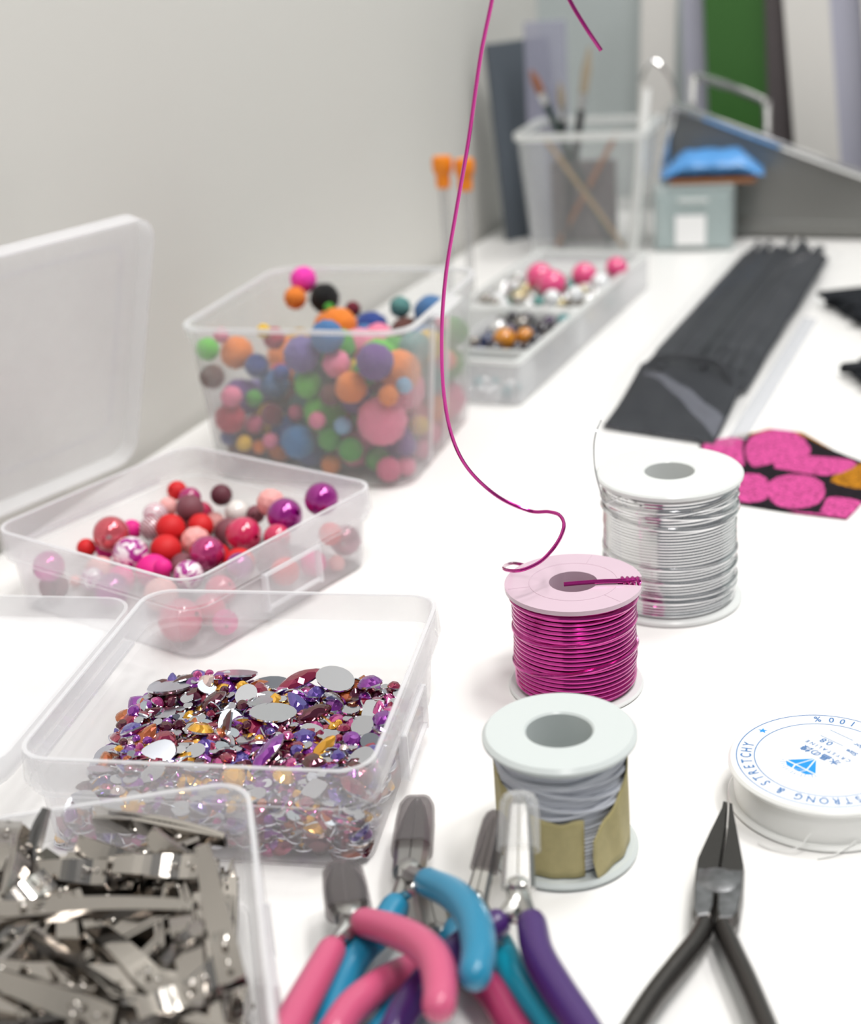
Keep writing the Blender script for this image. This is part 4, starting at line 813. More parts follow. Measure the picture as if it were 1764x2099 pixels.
for ang_ in (2, 178):
    mb = MB(); pts = [((21.7 * math.cos(R(ang_)) + (1.5 if k % 2 == 0 else 0.62) * math.cos(R(90 + 36 * k))), 21.7 * math.sin(R(ang_)) + (1.5 if k % 2 == 0 else 0.62) * math.sin(R(90 + 36 * k))) for k in range(10)]
    mb.loft([[(*p, ZL - .04) for p in pts], [(*p, ZL) for p in pts]]); mb.build('printed_star', M_INKB, lab)
# diamond emblem: separate blue facets with white lines between, and rays above
dx, dy = 1.2, -0.4; T = [(-3.2, 10.6), (-1.0, 10.8), (1.4, 10.8), (3.8, 10.6)]; G_ = [(-5.2, 8.6), (-1.8, 8.6), (2.2, 8.6), (5.8, 8.6)]; AP = (0.3, 1.6)
def fac(*p):
    c = (sum(q[0] for q in p) / len(p), sum(q[1] for q in p) / len(p))
    pp = [(q[0] + (c[0] - q[0]) * 0.16 + dx, q[1] + (c[1] - q[1]) * 0.16 + dy) for q in p]
    emb.loft([[(*q, ZL - 0.04) for q in pp], [(*q, ZL) for q in pp]])
emb = MB()
fac(T[0], T[1], G_[1], G_[0]); fac(T[1], T[2], G_[1]); fac(T[2], G_[2], G_[1]); fac(T[2], T[3], G_[3], G_[2]); fac(G_[0], G_[1], AP); fac(G_[1], G_[2], AP); fac(G_[2], G_[3], AP)
emb.build('printed_emblem', M_INKB, lab)
mb = MB()
for k in range(15):
    a = R(150 - k * 8.6); rr_ = 7.4; L = 1.3 + 0.6 * math.sin(k * 2.1)
    c = Vector((dx + 0.3 + rr_ * 0.9 * math.cos(a), 5.6 + rr_ * math.sin(a) * 0.86, ZL)); mb.box(c, (0.2, L, 0.04), Matrix.Rotation(a - math.pi / 2, 3, 'Z'))
mb.build('printed_rays', M_INK, lab)
mb = MB(); mb.tube(smooth_path([(-10, -24.5, 6), (-14, -25.5, 2.2), (-20.5, -22.5, 0.7), (-23, -19.5, 1.2)], 6), 0.2, 6); mb.tube(smooth_path([(2, -25.4, 3), (-4, -27.5, 0.8), (-9, -28.4, 0.5)], 6), 0.2, 6); mb.build('loose_cord', M_NYLON, cs, smooth=True)

# ================================================================== PLIERS
def jaw_loft(mb, tip, piv, w0, w1, h0, h1, side, gap=0.15, bulge=0.0):
    """half of a jaw between pivot and tip; side -1 / +1"""
    tip, piv = Vector(tip), Vector(piv); d = (tip - piv); L = d.length; x = d.normalized(); y = Vector((0, 0, 1)).cross(x).normalized(); z = x.cross(y)
    loops = []
    for i in range(11):
        s_ = i / 10; w = w0 + (w1 - w0) * s_ + bulge * math.sin(math.pi * min(1, s_ * 1.05)); h = h0 + (h1 - h0) * s_
        if i == 10: w *= 0.6; h *= 0.7
        c = piv + d * s_
        prof = [(gap, -h), (w * 0.7, -h), (w, -h * 0.4), (w, h * 0.4), (w * 0.7, h), (gap, h)]
        loops.append([c + y * (side * a) + z * b for a, b in prof])
    mb.loft(loops)
def cap_loft(mb, tip, piv, w, h, L0, over):
    tip, piv = Vector(tip), Vector(piv); d = (tip - piv); x = d.normalized(); y = Vector((0, 0, 1)).cross(x).normalized(); z = x.cross(y)
    a = piv + d * L0; b = tip + x * over; loops = []
    for s_, k in ((0, 1), (0.5, 0.97), (0.8, 0.9), (0.92, 0.72), (0.98, 0.42), (1.0, 0.12)):
        c = a + (b - a) * s_
        loops.append([c + y * p[0] * k + z * p[1] * k for p in rrect(w, h, min(w, h) * 0.8, 0, 4)])
    for s_, k in ((0.985, 0.1), (0.96, 0.38), (0.9, 0.64), (0.78, 0.80), (0.5, 0.86), (0, 0.88)):
        c = a + (b - a) * s_
        loops.append([c + y * p[0] * k + z * p[1] * k for p in rrect(w, h, min(w, h) * 0.8, 0, 4)])
    mb.loft(loops, closed=True)
def pliers(key, label, grips, wj, hj, wt, bulge, cap=None, steel=M_STEEL, rg=3.9, start=2):
    d = PLIERS[key]; piv = Vector(d['pivot'])
    t = thing('pliers', label, 'pliers', d['pivot'], 0, 'jewellery pliers heaped in front')
    tip = Vector(d['tip']) - piv
    for side in (-1, 1):
        mb = MB(); jaw_loft(mb, tip, (0, 0, 0), wj, wt, hj, hj * 0.6, side, bulge=bulge); mb.build('jaw', steel, t)
    mb = MB(); mb.lathe([(0.1, -hj - 0.6), (wj * 0.62, -hj - 0.5), (wj * 0.72, 0), (wj * 0.62, hj + 0.4), (wj * 0.3, hj + 0.9), (0.1, hj + 0.95)], 20); mb.build('pivot', steel, t, smooth=True)
    for side, gm in zip(('left', 'right'), grips):
        P_ = [Vector(p) - piv for p in d[side]]
        sm = smooth_path([Vector((0, 0, 0))] + P_[:start + 1], 4); mb = MB(); mb.tube(sm, [2.6 - 0.7 * i / (len(sm) - 1) for i in range(len(sm))], 8); mb.build('handle_core', steel, t, smooth=True)
        sg = smooth_path(P_[start - 1:] if start > 0 else P_, 7); n = len(sg)
        rad = [rg * (0.93 + 0.10 * math.sin(math.pi * min(1, 1.1 * i / n))) for i in range(n)]
        mb = MB(); mb.tube(sg, rad, 16, dome=True); mb.build('grip', gm, t, smooth=True, angle=60)
    L_, R_ = [Vector(d[s][1]) - piv for s in ('left', 'right')]
    mb = MB(); mb.tube(smooth_path([L_ * 0.75, (L_ + R_) * 0.42 + Vector((0, -1.5, 1)), R_ * 0.75], 6), 0.7, 6, flat=2.0); mb.build('spring', M_STEELB, t, smooth=True)
    if cap:
        mb = MB(); cap_loft(mb, tip, (0, 0, 0), *cap[1:]); mb.build('jaw_cap', cap[0], t, smooth=True)
    return t
pliers('crimson', 'pliers with crimson pink grips lying lowest in the heap', (M_GPINK, M_GCRIM), 4.0, 2.0, 2.6, 1.0, None)
pliers('teal_long', 'pliers with turquoise grips and grey capped jaws leaning behind the purple pair', (M_GBLUE, M_GTEAL), 3.0, 1.8, 1.2, 0.2, (M_CAPGREY, 3.6, 2.8, 0.35, 2.0), M_STEELB)
pliers('purple_long', 'pliers with purple grips, clear capped jaws propped against the taped spool', (M_GPURP, M_GPURP), 4.2, 2.4, 2.2, 0.3, (M_CAP, 5.4, 3.8, 0.42, 1.6), M_STEELB)
pliers('blue_cutter', 'blue handled cutters with grey cap over the upright jaws', (M_GBLUE, M_GBLUE), 4.2, 2.6, 2.0, 1.2, (M_CAPGREY, 5.6, 3.8, 0.30, 1.4), rg=4.0)
pliers('pink_cutter', 'pink handled side cutters lying uppermost nearest the gem box', (M_GPINK, M_GPINK), 3.8, 2.6, 2.6, 2.0, (M_CAPGREY, 5.9, 3.6, 0.12, 0.8), rg=3.9)
# worn black needle-nose pliers
bp = BLACK; bo = bp['boss']
t = thing('pliers', 'worn black needle nose pliers lying open on the bare tabletop', 'pliers', (bo[0], bo[1], 0))
for key in ('Lj', 'Rj'):
    mb = MB(); mb.prism([(p[0] - bo[0], p[1] - bo[1]) for p in bp[key]], 3.0, 9.4, 0.10); mb.build('jaw', M_BLACKSTEEL, t)
mb = MB(); mb.lathe([(0.1, 8.6), (5.2, 8.6), (5.2, 9.45), (4.9, 9.6), (0.1, 9.65)], 28); mb.build('pivot', M_GROUND, t, smooth=True)
for key in ('jointL', 'jointR'):
    mb = MB(); mb.prism([(p[0] - bo[0], p[1] - bo[1]) for p in bp[key]], 9.0, 9.5, 0.06); mb.build('joint_face', M_GROUND, t)
for key in ('hl', 'hr'):
    P_ = smooth_path(rel(bp[key], (bo[0], bo[1])), 6)
    P_ = [p + Vector((0, 0, -1.6)) for p in P_]
    mb = MB(); mb.tube(P_, [2.4 + 0.3 * min(1, i / 12) for i in range(len(P_))], 12, flat=1.25, dome=True); mb.build('handle', M_BLACKSTEEL, t, smooth=True, angle=60)

# ================================================================== PRINTED FABRIC
def inside(p, poly):
    c = False; n = len(poly)
    for i in range(n):
        a, b = poly[i], poly[i - 1]
        if (a[1] > p[1]) != (b[1] > p[1]) and p[0] < (b[0] - a[0]) * (p[1] - a[1]) / (b[1] - a[1]) + a[0]: c = not c
    return c
fo = FAB_OUT; x0 = min(p[0] for p in fo); x1 = max(p[0] for p in fo); y0 = min(p[1] for p in fo); y1 = max(p[1] for p in fo); st = 0.5
nx, ny = int((x1 - x0) / st) + 1, int((y1 - y0) / st) + 1
grid = {}; vs = []; fs = []; cc = []
def chaik(poly):
    out = []
    for i in range(len(poly)):
        a, b = poly[i], poly[(i + 1) % len(poly)]
        out += [(a[0] * .75 + b[0] * .25, a[1] * .75 + b[1] * .25), (a[0] * .25 + b[0] * .75, a[1] * .25 + b[1] * .75)]
    return out
def grow(p, k):
    cx = sum(q[0] for q in p) / len(p); cy = sum(q[1] for q in p) / len(p); return [(cx + (q[0] - cx) * k, cy + (q[1] - cy) * k) for q in p]
pets = [chaik(grow(p, 1.07)) for p in FAB_PET]; ors = [chaik(p) for p in FAB_OR]
def gv(i, j):
    if (i, j) not in grid:
        x, y = x0 + i * st, y0 + j * st; grid[(i, j)] = len(vs)
        vs.append((x, y, 0.7 + 0.5 * math.sin(x * 0.09) * math.cos(y * 0.07)))
    return grid[(i, j)]
for i in range(nx):
    for j in range(ny):
        c = (x0 + (i + .5) * st, y0 + (j + .5) * st)
        if not inside(c, fo): continue
        fs.append((gv(i, j), gv(i + 1, j), gv(i + 1, j + 1), gv(i, j + 1)))
        col = (.012, .008, .012, 1)
        if any(inside(c, p) for p in pets): col = (.55, .07, .26, 1)
        elif any(inside(c, p) for p in ors): col = (.40, .16, .008, 1)
        cc.append(col)
mb = MB(); mb.add(vs, fs)
mf, nt, b, out = newmat('wax_print_cotton'); b.inputs['Roughness'].default_value = 0.85; b.inputs['Specular IOR Level'].default_value = 0.15
at = nt.nodes.new('ShaderNodeAttribute'); at.attribute_name = 'tint'
vo = nt.nodes.new('ShaderNodeTexVoronoi'); vo.inputs['Scale'].default_value = 700
tc = nt.nodes.new('ShaderNodeTexCoord'); nt.links.new(tc.outputs['Object'], vo.inputs['Vector'])
mr = nt.nodes.new('ShaderNodeMapRange'); mr.inputs[1].default_value = 0.15; mr.inputs[2].default_value = 0.75; mr.inputs[3].default_value = 1.5; mr.inputs[4].default_value = 0.62
nt.links.new(vo.outputs['Distance'], mr.inputs[0])
mx = nt.nodes.new('ShaderNodeVectorMath'); mx.operation = 'SCALE'; nt.links.new(at.outputs['Color'], mx.inputs[0]); nt.links.new(mr.outputs[0], mx.inputs['Scale'])
nt.links.new(mx.outputs[0], b.inputs['Base Color'])
fab = mb.build('fabric_scrap', mf, smooth=True, angle=180)
ca = fab.data.color_attributes.new('tint', 'FLOAT_COLOR', 'CORNER'); ca.data.foreach_set('color', [k for c in cc for k in c * 4])
sm = fab.modifiers.new('thickness', 'SOLIDIFY'); sm.thickness = 0.0004
tag(fab, 'scrap of black cotton printed with pink petals behind the silver spool', 'fabric')

# ================================================================== BLACK BUNDLES IN CLEAR BAGS
def bundle(label, p0, p1, w, h, seed, flap):
    p0, p1 = Vector((*p0, 0)), Vector((*p1, 0)); d = p1 - p0; L = d.length
    t = thing('stem_pack', label, 'pack', tuple(p0), math.degrees(math.atan2(d.y, d.x)), 'packs of black stems')
    g = random.Random(seed)
    mb = MB()
    for k in range(46):
        y = g.uniform(-w / 2 + 4, w / 2 - 4); zc = 2.5 + (h - 5) * math.sqrt(max(0, 1 - (2 * y / w) ** 2)) * g.random()
        a = flap + g.uniform(-4, 10); b = L - g.uniform(2, 7); y2 = y * g.uniform(.82, 1.0) + g.uniform(-3, 3)
        pts = [(a + (b - a) * i / 9, y + (y2 - y) * i / 9 + g.uniform(-.7, .7), max(2.3, zc + g.uniform(-.6, .6))) for i in range(10)]
        mb.tube(smooth_path(pts, 2), 2.2, 6, dome=True)
    o = mb.build('black_stems', M_BLACKFIBRE, t, smooth=True); o['kind'] = 'stuff'
    mb = MB(); loops = []
    for i in range(15):
        s_ = i / 14; x = flap + (L - flap - 4) * s_; e = min(1, 0.35 + 5 * min(s_, 1 - s_))
        loops.append([(x, (w / 2 - 3) * e ** .3 * math.cos(2 * math.pi * k / 20), 0.8 + (h * 0.40 * e) * (1 + math.sin(2 * math.pi * k / 20)) + 0.5 * g.random()) for k in range(20)])
    mb.loft(loops); mb.build('stem_core', M_BLACKFIBRE, t, smooth=True)
    mb = MB(); loops = []          # bag film, flattened and torn open at the front
    n = 34
    for i in range(26):
        s_ = i / 25; x = L * s_
        e = sstep(0, 0.20, s_) * (1 - 0.55 * sstep(0.93, 1.0, s_)); hh = 1.2 + (h + 1.5) * e
        ww = w / 2 + 1.5 + (1 - e) * 4
        loops.append([(x + 1.2 * math.sin(k * 1.3), ww * math.copysign(abs(math.cos(2 * math.pi * k / n)) ** .8, math.cos(2 * math.pi * k / n)), 0.5 + hh * (1 + math.sin(2 * math.pi * k / n)) / 2 + (0.8 * g.random() if 0 < math.sin(2 * math.pi * k / n) else 0)) for k in range(n)])
    mb.loft(loops, cap0=False); mb.build('bag', M_BAG, t, smooth=True)
    if flap > 40:
        mb = MB()      # black inner sleeve folded over at the mouth of the bag
        vs = []; fs = []
        for i in range(15):
            for j in range(11):
                s_ = i / 14; u = (j / 10 - .5) * (w - 8)
                vs.append((10 + (flap - 6) * s_ + u * 0.22, u, 1.3 + (h - 5) * s_ ** 1.4 * (1 - (abs(u) / w) ** 2 * 1.6) + 0.6 * math.sin(u * .3 + s_ * 5)))
        for i in range(14):
            for j in range(10):
                a = i * 11 + j; fs.append((a, a + 1, a + 12, a + 11))
        mb.add(vs, fs); o = mb.build('sleeve_flap', M_BLACKFIBRE, t, smooth=True); s2 = o.modifiers.new('thickness', 'SOLIDIFY'); s2.thickness = 0.0006
        def sleeve_z(x, u): s_ = min(1, max(0, (x - 10 - u * 0.22) / (flap - 6))); return 1.3 + (h - 5) * s_ ** 1.4 * (1 - (abs(u) / w) ** 2 * 1.6) + 0.6 * math.sin(u * .3 + s_ * 5)
        mb = MB(); vs = []
        for i in range(17):
            q = i / 16; u = (w / 2 - 9) + (-w + 14) * q; xc = flap - 2 - (flap - 34) * q ** 1.3
            for j in range(5): x = xc - j / 4 * (2 + 20 * q); vs.append((x, u, sleeve_z(x, u) + 1.2 + 0.5 * math.sin(j * 1.5)))
        mb.add(vs, [(i * 5 + j, i * 5 + j + 1, i * 5 + j + 6, i * 5 + j + 5) for i in range(16) for j in range(4)]); mb.build('film_fold_highlight', M_FOLD, t, smooth=True)
        mb = MB(); mb.loft([[(x, -w / 2 - 9, 0.3), (x, -w / 2 - 1, 0.3), (x, -w / 2 - 1, 2.2), (x, -w / 2 - 9, 1.0)] for x in (14, 60, 120, 180, 236)]); mb.build('seal_strip', M_STRIP, t, smooth=True)
        mb = MB(); mb.tube(smooth_path([(flap + 10, w / 2 - 6, h * 0.55), (flap + 2, w * 0.2, h * 0.98), (flap - 4, -w * 0.2, h * 0.98), (flap - 14, -w / 2 + 8, h * 0.5)], 5), 1.1, 6, flat=2); mb.build('folded_edge', M_BLACKFIBRE, t, smooth=True)
    return t
bundle('long pack of black stems in a clear bag behind the silver spool', (108, 660), (264, 1014), 66, 19, 1, 82)
bundle('black stem pack lying crosswise beyond the long pack', (256, 852), (564, 886), 96, 15, 2, 4)
bundle('small dark pack just entering the picture below the crosswise pack', (226, 726), (470, 742), 56, 12, 3, 4)

# ================================================================== BEAD ORGANIZER BEHIND THE BIN
TA = math.degrees(math.atan2(267, 120)) - 90
FRC = Vector((51, 732)); ta = R(TA); ex = Vector((math.cos(ta), math.sin(ta))); ey = Vector((-ex.y, ex.x))
TW, TD, TH = 78, 262, 24
tc0 = FRC - ex * TW / 2 + ey * TD / 2
org = thing('bead_organizer', 'low clear divided tray of crystal and dark beads behind the bin', 'organizer', (tc0.x, tc0.y, 0), TA)
mb = MB()
mb.loft([rrect(TW / 2 - 1, TD / 2 - 1, 3, 0, 3), rrect(TW / 2, TD / 2, 3, 1, 3), rrect(TW / 2, TD / 2, 3, TH, 3), rrect(TW / 2 - 1.6, TD / 2 - 1.6, 2, TH, 3), rrect(TW / 2 - 1.6, TD / 2 - 1.6, 2, 1.6, 3)])
mb.build('body', M_TRAY, org)
mb = MB(); mb.loft([rrect(TW / 2 + .6, TD / 2 + .6, 3, TH - 1.5, 3), rrect(TW / 2 + .6, TD / 2 + .6, 3, TH + .4, 3), rrect(TW / 2 - 3, TD / 2 - 3, 2, TH + .4, 3), rrect(TW / 2 - 3, TD / 2 - 3, 2, TH - 1.5, 3)], closed=True); mb.build('rim', M_CUPRIM, org)
for y, w in ((-TD / 2 + 26, 3), (-18, 12), (72, 3)):
    mb = MB(); mb.box((0, y, TH / 2), (TW - 3.4, w, TH - 2), bev=.6); mb.build('divider', M_CUPRIM, org)
mb = MB(); mb.box((-12, -(TD / 2 - 26 + 18) / 2 - 9, TH / 2 - 1), (2, 86, TH - 4)); mb.build('divider', M_TRAY, org)
g = random.Random(8)
BC.update(dark=((.02, .015, .025), M_BEADG, 'black'), darkviolet=((.05, .02, .08), M_BEADG, 'dark violet'), ochre=((.65, .24, .01), M_BEADG, 'ochre orange'), tealb=((.02, .22, .24), M_BEADG, 'teal'), navyb=((.02, .03, .10), M_BEADG, 'dark navy'), crystal=((.80, .80, .80), M_BEADP, 'silver crystal'), smoke=((.28, .25, .22), M_BEADP, 'smoky grey'), palegold=((.62, .52, .28), M_BEADP, 'pale gold'), pinkball=((.85, .08, .26), M_BEADG, 'pink'), tealdk=((.06, .24, .22), M_BEADG, 'sea green'), clearw=((.85, .86, .88), M_BEADG, 'clear white'))
def org_beads(ymin, ymax, xmin, xmax, kinds, n, r0_, r1_, zmax, where):
    pts = []; tr = 0
    while len(pts) < n and tr < 6000:
        tr += 1
        r = g.uniform(r0_, r1_); x = g.uniform(xmin + r, xmax - r); y = g.uniform(ymin + r, ymax - r); z = 1.7 + r
        for _ in range(12):
            bad = [q for q in pts if (q[0] - x) ** 2 + (q[1] - y) ** 2 < (q[3] + r) ** 2 * .98]
            if not bad: break
            z2 = max(q[2] + math.sqrt(max(0, (q[3] + r) ** 2 - (q[0] - x) ** 2 - (q[1] - y) ** 2)) for q in bad)
            if z2 <= z + 1e-6: break
            z = z2
        if z > zmax: continue
        pts.append((x, y, z, r, g.choice(kinds)))
    for i, (x, y, z, r, c) in enumerate(pts):
        p = tc0 + ex * x + ey * y
        near = BC[nearest_diff(i, pts)][2] if len(set(q[4] for q in pts)) > 1 else 'like'
        fb = 'front' if y < ymin + (ymax - ymin) / 3 else 'back' if y > ymax - (ymax - ymin) / 3 else 'middle'
        bead(c, p.x, p.y, z, r, f'{"small" if r < 4 else "large"} {BC[c][2]} bead, {fb} of {where}, by a {near} one', 'beads in the divided tray', i + 77)
org_beads(-TD / 2 + 29, -25, -10, TW / 2 - 2.5, ['dark', 'dark', 'darkviolet', 'navyb', 'smoke', 'dark'], 70, 3.2, 5.2, 21, 'dark bead section')
org_beads(-10, 70, -TW / 2 + 3, TW / 2 - 3, ['crystal', 'smoke', 'smoke', 'palegold', 'tealdk', 'clearw', 'crystal'], 120, 3.0, 5.0, 22, 'crystal section')
org_beads(-TD / 2 + 3, -TD / 2 + 23, -TW / 2 + 3, TW / 2 - 3, ['tealb', 'clearw', 'clearw'], 22, 2.2, 3.6, 9, 'narrow front section')
for n_, (x, y, z, r, c, l) in enumerate([(14, -84, 22.5, 6.5, 'ochre', 'ochre orange bead on top of the dark beads'), (24, -78, 23, 5, 'ochre', 'smaller ochre bead beside the first one'), (34, -40, 22, 4, 'tealb', 'teal bead at the back edge of dark section'), (4, -66, 23.5, 5, 'crystal', 'bright silver bead among the dark beads'),
        (-8, 42, 27, 9, 'pinkball', 'pink ball bead on the crystals, leftmost of pair'), (6, 24, 27, 9, 'pinkball', 'pink ball bead nearest, touching another pink one'), (18, 52, 26.5, 8, 'pinkball', 'pink ball bead further back with bright highlight'), (32, 76, 26, 7, 'pinkball', 'pink ball bead by the outer tray edge'), (32, 40, 25, 6, 'clearw', 'clear white bead beside pink ball at the edge'), (26, 8, 25.5, 5, 'clearw', 'clear bead low on the crystal heap front'), (14, 0, 25, 5, 'clearw', 'clear bead nearest the thick divider')]):
    p = tc0 + ex * x + ey * y; bead(c, p.x, p.y, z, r, l, 'accent beads on the divided tray', 300 + n_)

# ================================================================== ORANGE CAPPED RODS, CUP, BRUSHES
for (x, y, h_, l) in ((22, 914, 103, 'slim grey rod with orange cap, nearer the wall'), (35.5, 911, 101, 'slim grey rod with orange cap, farther from the wall')):
    t = thing('capped_rod', l, 'capped rod', (x, y, 0), 0, 'orange capped rods')
    mb = MB(); mb.lathe([(0.1, 0), (2.6, 0), (2.8, 2), (2.6, h_ - 16), (0.1, h_ - 16)], 16); mb.build('shaft', M_GREYROD, t, smooth=True)
    mb = MB(); mb.lathe([(0.1, h_ - 17), (4.2, h_ - 17), (4.6, h_ - 12), (4.4, h_ - 9), (6.0, h_ - 7), (6.4, h_ - 1), (5.6, h_ + 2), (0.1, h_ + 2.4)], 12); mb.build('cap', M_ORANGE, t, smooth=True)
cup = thing('pencil_cup', 'clear rectangular cup with milky rim holding paint brushes', 'cup', (136, 1098, 0), -18)
hx, hy, h = 47, 44, 93
mb = MB(); mb.loft([rrect(hx - 9, hy - 9, 6, 0), rrect(hx - 8.4, hy - 8.4, 6.4, 1.2), rrect(hx - 0.6, hy - 0.6, 8, h), rrect(hx - 2.2, hy - 2.2, 7, h), rrect(hx - 10, hy - 10, 5, 2.2)]); mb.build('body', M_CUP, cup, smooth=True)
mb = MB(); mb.loft([rrect(hx - .6, hy - .6, 8, h - 5), rrect(hx + 1.2, hy + 1.2, 9, h - 4), rrect(hx + 1.2, hy + 1.2, 9, h + .6), rrect(hx - 2.8, hy - 2.8, 7, h + .6), rrect(hx - 2.8, hy - 2.8, 7, h - 4)], closed=True); mb.build('rim', M_CUPRIM, cup, smooth=True)
for sx in (1,):
    mb = MB(); mb.loft([[(sx * (hx - 12), -hy + 9.4, 2), (sx * (hx - 9), -hy + 8.4, 2), (sx * (hx - 8.4), -hy + 12, 2), (sx * (hx - 11), -hy + 12, 2)], [(sx * (hx - 6), -hy + 2, h - 4), (sx * (hx - 1), -hy + 0.2, h - 4), (sx * (hx + 0.2), -hy + 6, h - 4), (sx * (hx - 3), -hy + 6, h - 4)]]); mb.build('corner_bright_edge', M_CUPRIM, cup)  # milky strip: the bright edge of this one corner put into shape and colour
def rod(name, label, cat, segs, group=None, base=None):
    """segs: list of (part name, material, [(point, radius) ...])"""
    o0 = Vector(base or segs[0][2][0][0])
    t = thing(name, label, cat, tuple(o0), 0, group)
    for pn, m, pr in segs:
        mb = MB(); mb.tube([Vector(p) - o0 for p, _ in pr], [r for _, r in pr], 10); mb.build(pn, m, t, smooth=True)
def brush(a, b, label, hm, bm_, rb=2.4, fer=(0.60, 0.72)):
    a, b = Vector(a), Vector(b); at_ = lambda s_: a + (b - a) * s_
    rod('paint_brush', label, 'paint brush', [('handle', hm, [(at_(0), 1.2), (at_(.3), rb * .8), (at_(.55), rb), (at_(fer[0]), rb * .9)]), ('ferrule', M_FERRULE, [(at_(fer[0]), rb * .92), (at_(fer[1]), rb * 1.05)]), ('bristles', bm_, [(at_(fer[1]), rb * 1.0), (at_((fer[1] + 1) / 2), rb * 1.2), (at_(1), rb * .35)])], 'brushes in the clear cup')
brush((150, 1100, 3.5), (93, 1080, 136), 'brush leaning with dark green handle and reddish bristle tip', M_DKGREEN, M_BRISTLE, 3.0, (.82, .88))
brush((112, 1085, 3.5), (137, 1095, 148), 'tall upright brush with black handle and beige bristles', M_BLACKLAC, M_BRISTLE2, 3.1, (.70, .78))
brush((122, 1112, 3.5), (116, 1104, 124), 'short brush with pinkish tip between two taller brushes', M_BLACKLAC, M_BRISTLE2, 2.6, (.78, .85))
rod('wooden_stick', 'bare wooden stick slanting across inside the clear cup', 'stick', [('stick', M_WOOD, [((158, 1082, 4), 1.6), ((100, 1088, 90), 1.6)])])
rod('wooden_stick', 'darker wooden stick crossing the other way in the cup', 'stick', [('stick', M_BROWN, [((110, 1104, 4), 1.7), ((158, 1106, 86), 1.7)])])
rod('white_stick', 'flat white plastic stick rising from the cup corner', 'stick', [('stick', M_WHITEPL, [((163, 1076, 3.5), 3.2), ((176, 1086, 117), 3.4)])])
mb = MB(); mb.box((0, 0, 34), (50, 4, 62), bev=1); o = mb.build('grey_card', M_SHEETD, None, (133, 1117, 0), (0, 0, R(-18))); o.location.z = 0.0002
tag(o, 'dark grey card standing inside the clear cup', 'card')

# ================================================================== BOARDS BEHIND THE CUP
mb = MB(); mb.box((0, 0, 75), (64, 4, 150), bev=.8); o = mb.build('slate_board', M_SLATE, None, (101, 1172, 0), (R(-6), 0, R(36))); tag(o, 'dark slate coloured board leaning on the wall behind the cup', 'board')
mb = MB(); mb.box((0, 0, 82), (32, 2.2, 164), bev=.6); o = mb.build('plastic_sleeve', M_LILAC, None, (110, 1148, 0), (R(-3), 0, R(-10))); tag(o, 'lilac grey plastic sleeve standing upright behind the brushes', 'sleeve')

# ================================================================== DRAWER BOX AND BLUE PACK
dr = thing('drawer_box', 'small pale teal drawer box with square white label under blue pack', 'drawer box', (212, 1090, 0), -14)
mb = MB(); mb.box((0, 0, 24), (58, 38, 48), bev=2); mb.build('body', M_DRAWER, dr, smooth=True)
mb = MB(); mb.box((0, -19.4, 24), (52, 1.6, 40), bev=.5); dd = mb.build('drawer', M_DRAWER, dr)
mb = MB(); mb.box((-2, -20.6, 16), (22, .8, 22)); mb.build('label', M_LABEL, dd)
mb = MB(); mb.box((0, -21, 38), (22, 2.4, 3), bev=.5); mb.build('handle', M_CUPRIM, dd)
bk = thing('blue_pack', 'blue wrapped packet with brown underside lying on the drawer box', 'packet', (226, 1095, 48.3), -12)
mb = MB(); loops = []
for i in range(13):
    s_ = i / 12; e = min(1, .12 + 4 * min(s_, 1 - s_)); loops.append([(-37 + 74 * s_, 22 * math.cos(2 * math.pi * k / 16), 3 + 9.5 * e + 9 * e * math.sin(2 * math.pi * k / 16) + .8 * math.sin(i * 2 + k)) for k in range(16)])
mb.loft(loops); mb.build('wrap', M_BLUEPACK, bk, smooth=True)
mb = MB(); mb.box((0, -2, 1.6), (62, 40, 3), bev=.6); mb.build('card', M_BROWN, bk)

# ================================================================== FILE RACK WITH SHEETS
rk = thing('file_rack', 'chrome wire file rack with grey base holding upright sheets', 'file rack', (318, 1140, 0), -24)
mb = MB(); mb.box((10, 0, 8), (230, 120, 12), bev=1.5); mb.build('base', M_GREYMETAL, rk)
for sx in (-100, 120):
    for sy in (-52, 52):
        mb = MB(); mb.lathe([(0.1, 0), (4, 0), (4, 3), (0.1, 3)], 12, (sx, sy, 0)); mb.build('foot', M_BLACKLAC, rk)
def plate(y, th, pts, name):
    mb = MB(); mb.loft([[(x, y - th / 2, z) for x, z in pts], [(x, y + th / 2, z) for x, z in pts]]); mb.build(name, M_GREYMETAL, rk)
plate(56, 3, [(-105, 12), (125, 12), (125, 90), (-105, 124)], 'back_plate')
plate(-57, 2.5, [(-105, 12), (125, 12), (125, 16), (-105, 98)], 'front_plate')
mb = MB(); mb.tube(smooth_path([(-104, -61, 10), (-104, -61, 88), (-98, -61, 97), (-90, -61, 96), (20, -61, 55), (125, -61, 18)], 5), 3.0, 8); mb.build('front_rail', M_CHROME, rk, smooth=True)
mb = MB(); mb.tube(smooth_path([(-92, -30, 10), (-92, -30, 108), (-84, -30, 115), (-40, -30, 98), (-36, -30, 90), (-36, -30, 10)], 5), 3.2, 8); mb.build('divider_wire', M_CHROME, rk, smooth=True)
for x in (20, 84):
    mb = MB(); mb.tube(smooth_path([(x, -50, 12), (x, -50, 34), (x, -46, 40), (x, 2, 44), (x, 8, 40), (x, 8, 12)], 4), 1.8, 8); mb.build('divider_wire', M_CHROME, rk, smooth=True)
mb = MB(); mb.tube(smooth_path([(186, 1106, 3), (190, 1104, 60), (200, 1104, 98), (196, 1106, 122), (184, 1110, 134), (176, 1114, 120)], 6), 1.3, 8)
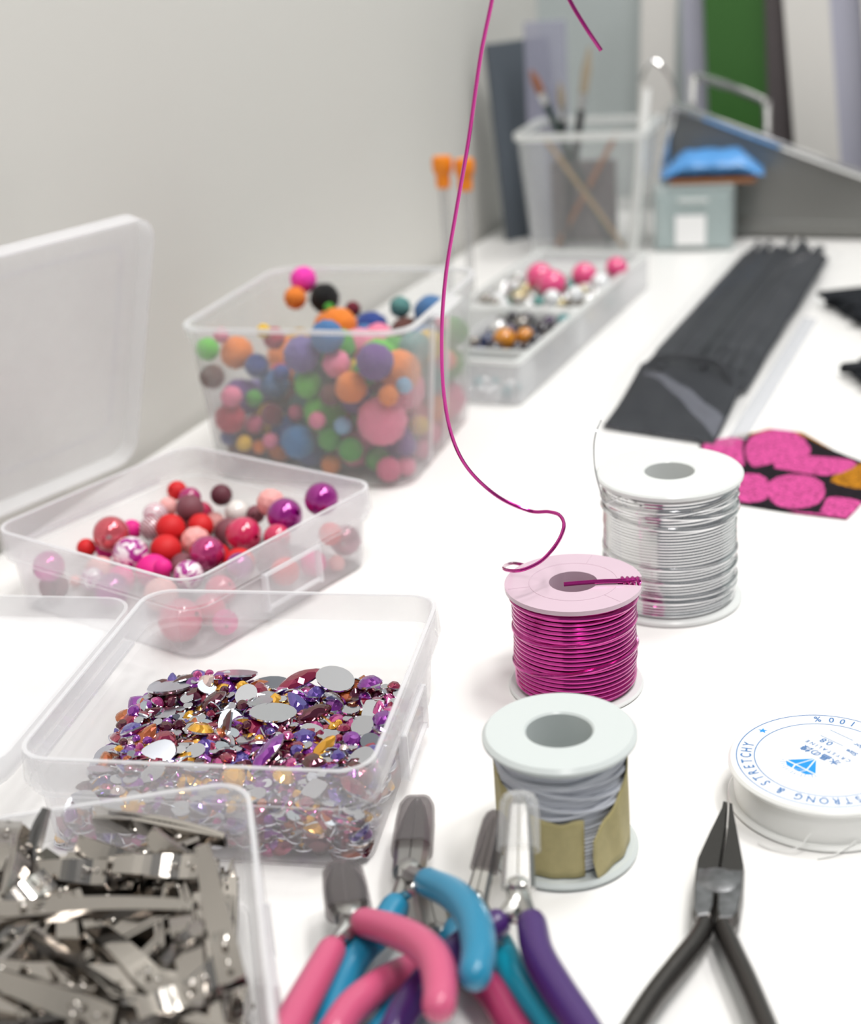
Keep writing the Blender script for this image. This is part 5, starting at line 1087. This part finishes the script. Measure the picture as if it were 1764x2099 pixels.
o = mb.build('wire_loop', M_CHROME, None, smooth=True); tag(o, 'thin bent wire loop standing between the cup and the file rack', 'wire')
def sheet(x, y, w, h_, th, m, lean, lab_, cat='sheet'):
    a = R(-24); px = 318 + x * math.cos(a) - y * math.sin(a); py = 1140 + x * math.sin(a) + y * math.cos(a)
    mb = MB(); mb.box((0, 0, h_ / 2), (w, th, h_), bev=min(.4, th * .3)); o = mb.build('file_sheet', m, None, (px, py, 14.6 + w / 2 * abs(math.sin(R(lean)))), (R(-2), R(lean), R(-14)))
    tag(o, lab_, cat, 'sheets in the file rack')
for x, y, m, w, hh, lean, lb in [(-140, 34, M_SHEETW, 28, 240, 2, 'off white sheet nearest the cup'), (-96, 38, M_SHEETL, 30, 225, -2, 'lilac sheet beside the green one'), (-66, 30, M_SHEETG, 46, 228, -3, 'dark green folder among the upright sheets'), (-36, 38, M_SHEETD, 44, 215, -4, 'dark brown sheet between green and white'), (-2, 26, M_SHEETW, 34, 235, -6, 'thick white folder in the middle'), (26, 34, M_SHEETL, 36, 230, -5, 'lilac folder past the thick white one'), (54, 26, M_SHEETW, 30, 226, -6, 'white sheet past the lilac folder'), (86, 34, M_SHEETD, 44, 220, -6, 'dark sheet at the far end of the rack')]:
    sheet(x, y, w, hh, 2.4, m, lean, lb + ', standing in the file rack')

# ================================================================== same-label things: say which, counting across the picture
bpy.context.view_layer.update()
same = {}
for o in SC.objects:
    if o.parent is None and 'label' in o: same.setdefault(o['label'], []).append(o)
ORD = ['first', 'second', 'third', 'fourth', 'fifth', 'sixth', 'seventh', 'eighth', 'ninth', 'tenth', 'eleventh', 'twelfth', 'thirteenth', 'fourteenth', 'fifteenth', 'sixteenth']
for lb, os_ in same.items():
    if len(os_) > 1:
        os_.sort(key=lambda o: (o.location - cam.location).dot(rc) / (o.location - cam.location).dot(f0))
        for k, o in enumerate(os_):
            o['label'] = f'{lb}, {ORD[min(k, 15)]} from left' if len(lb.split()) < 14 else f'{ORD[min(k, 15)]} {lb}'
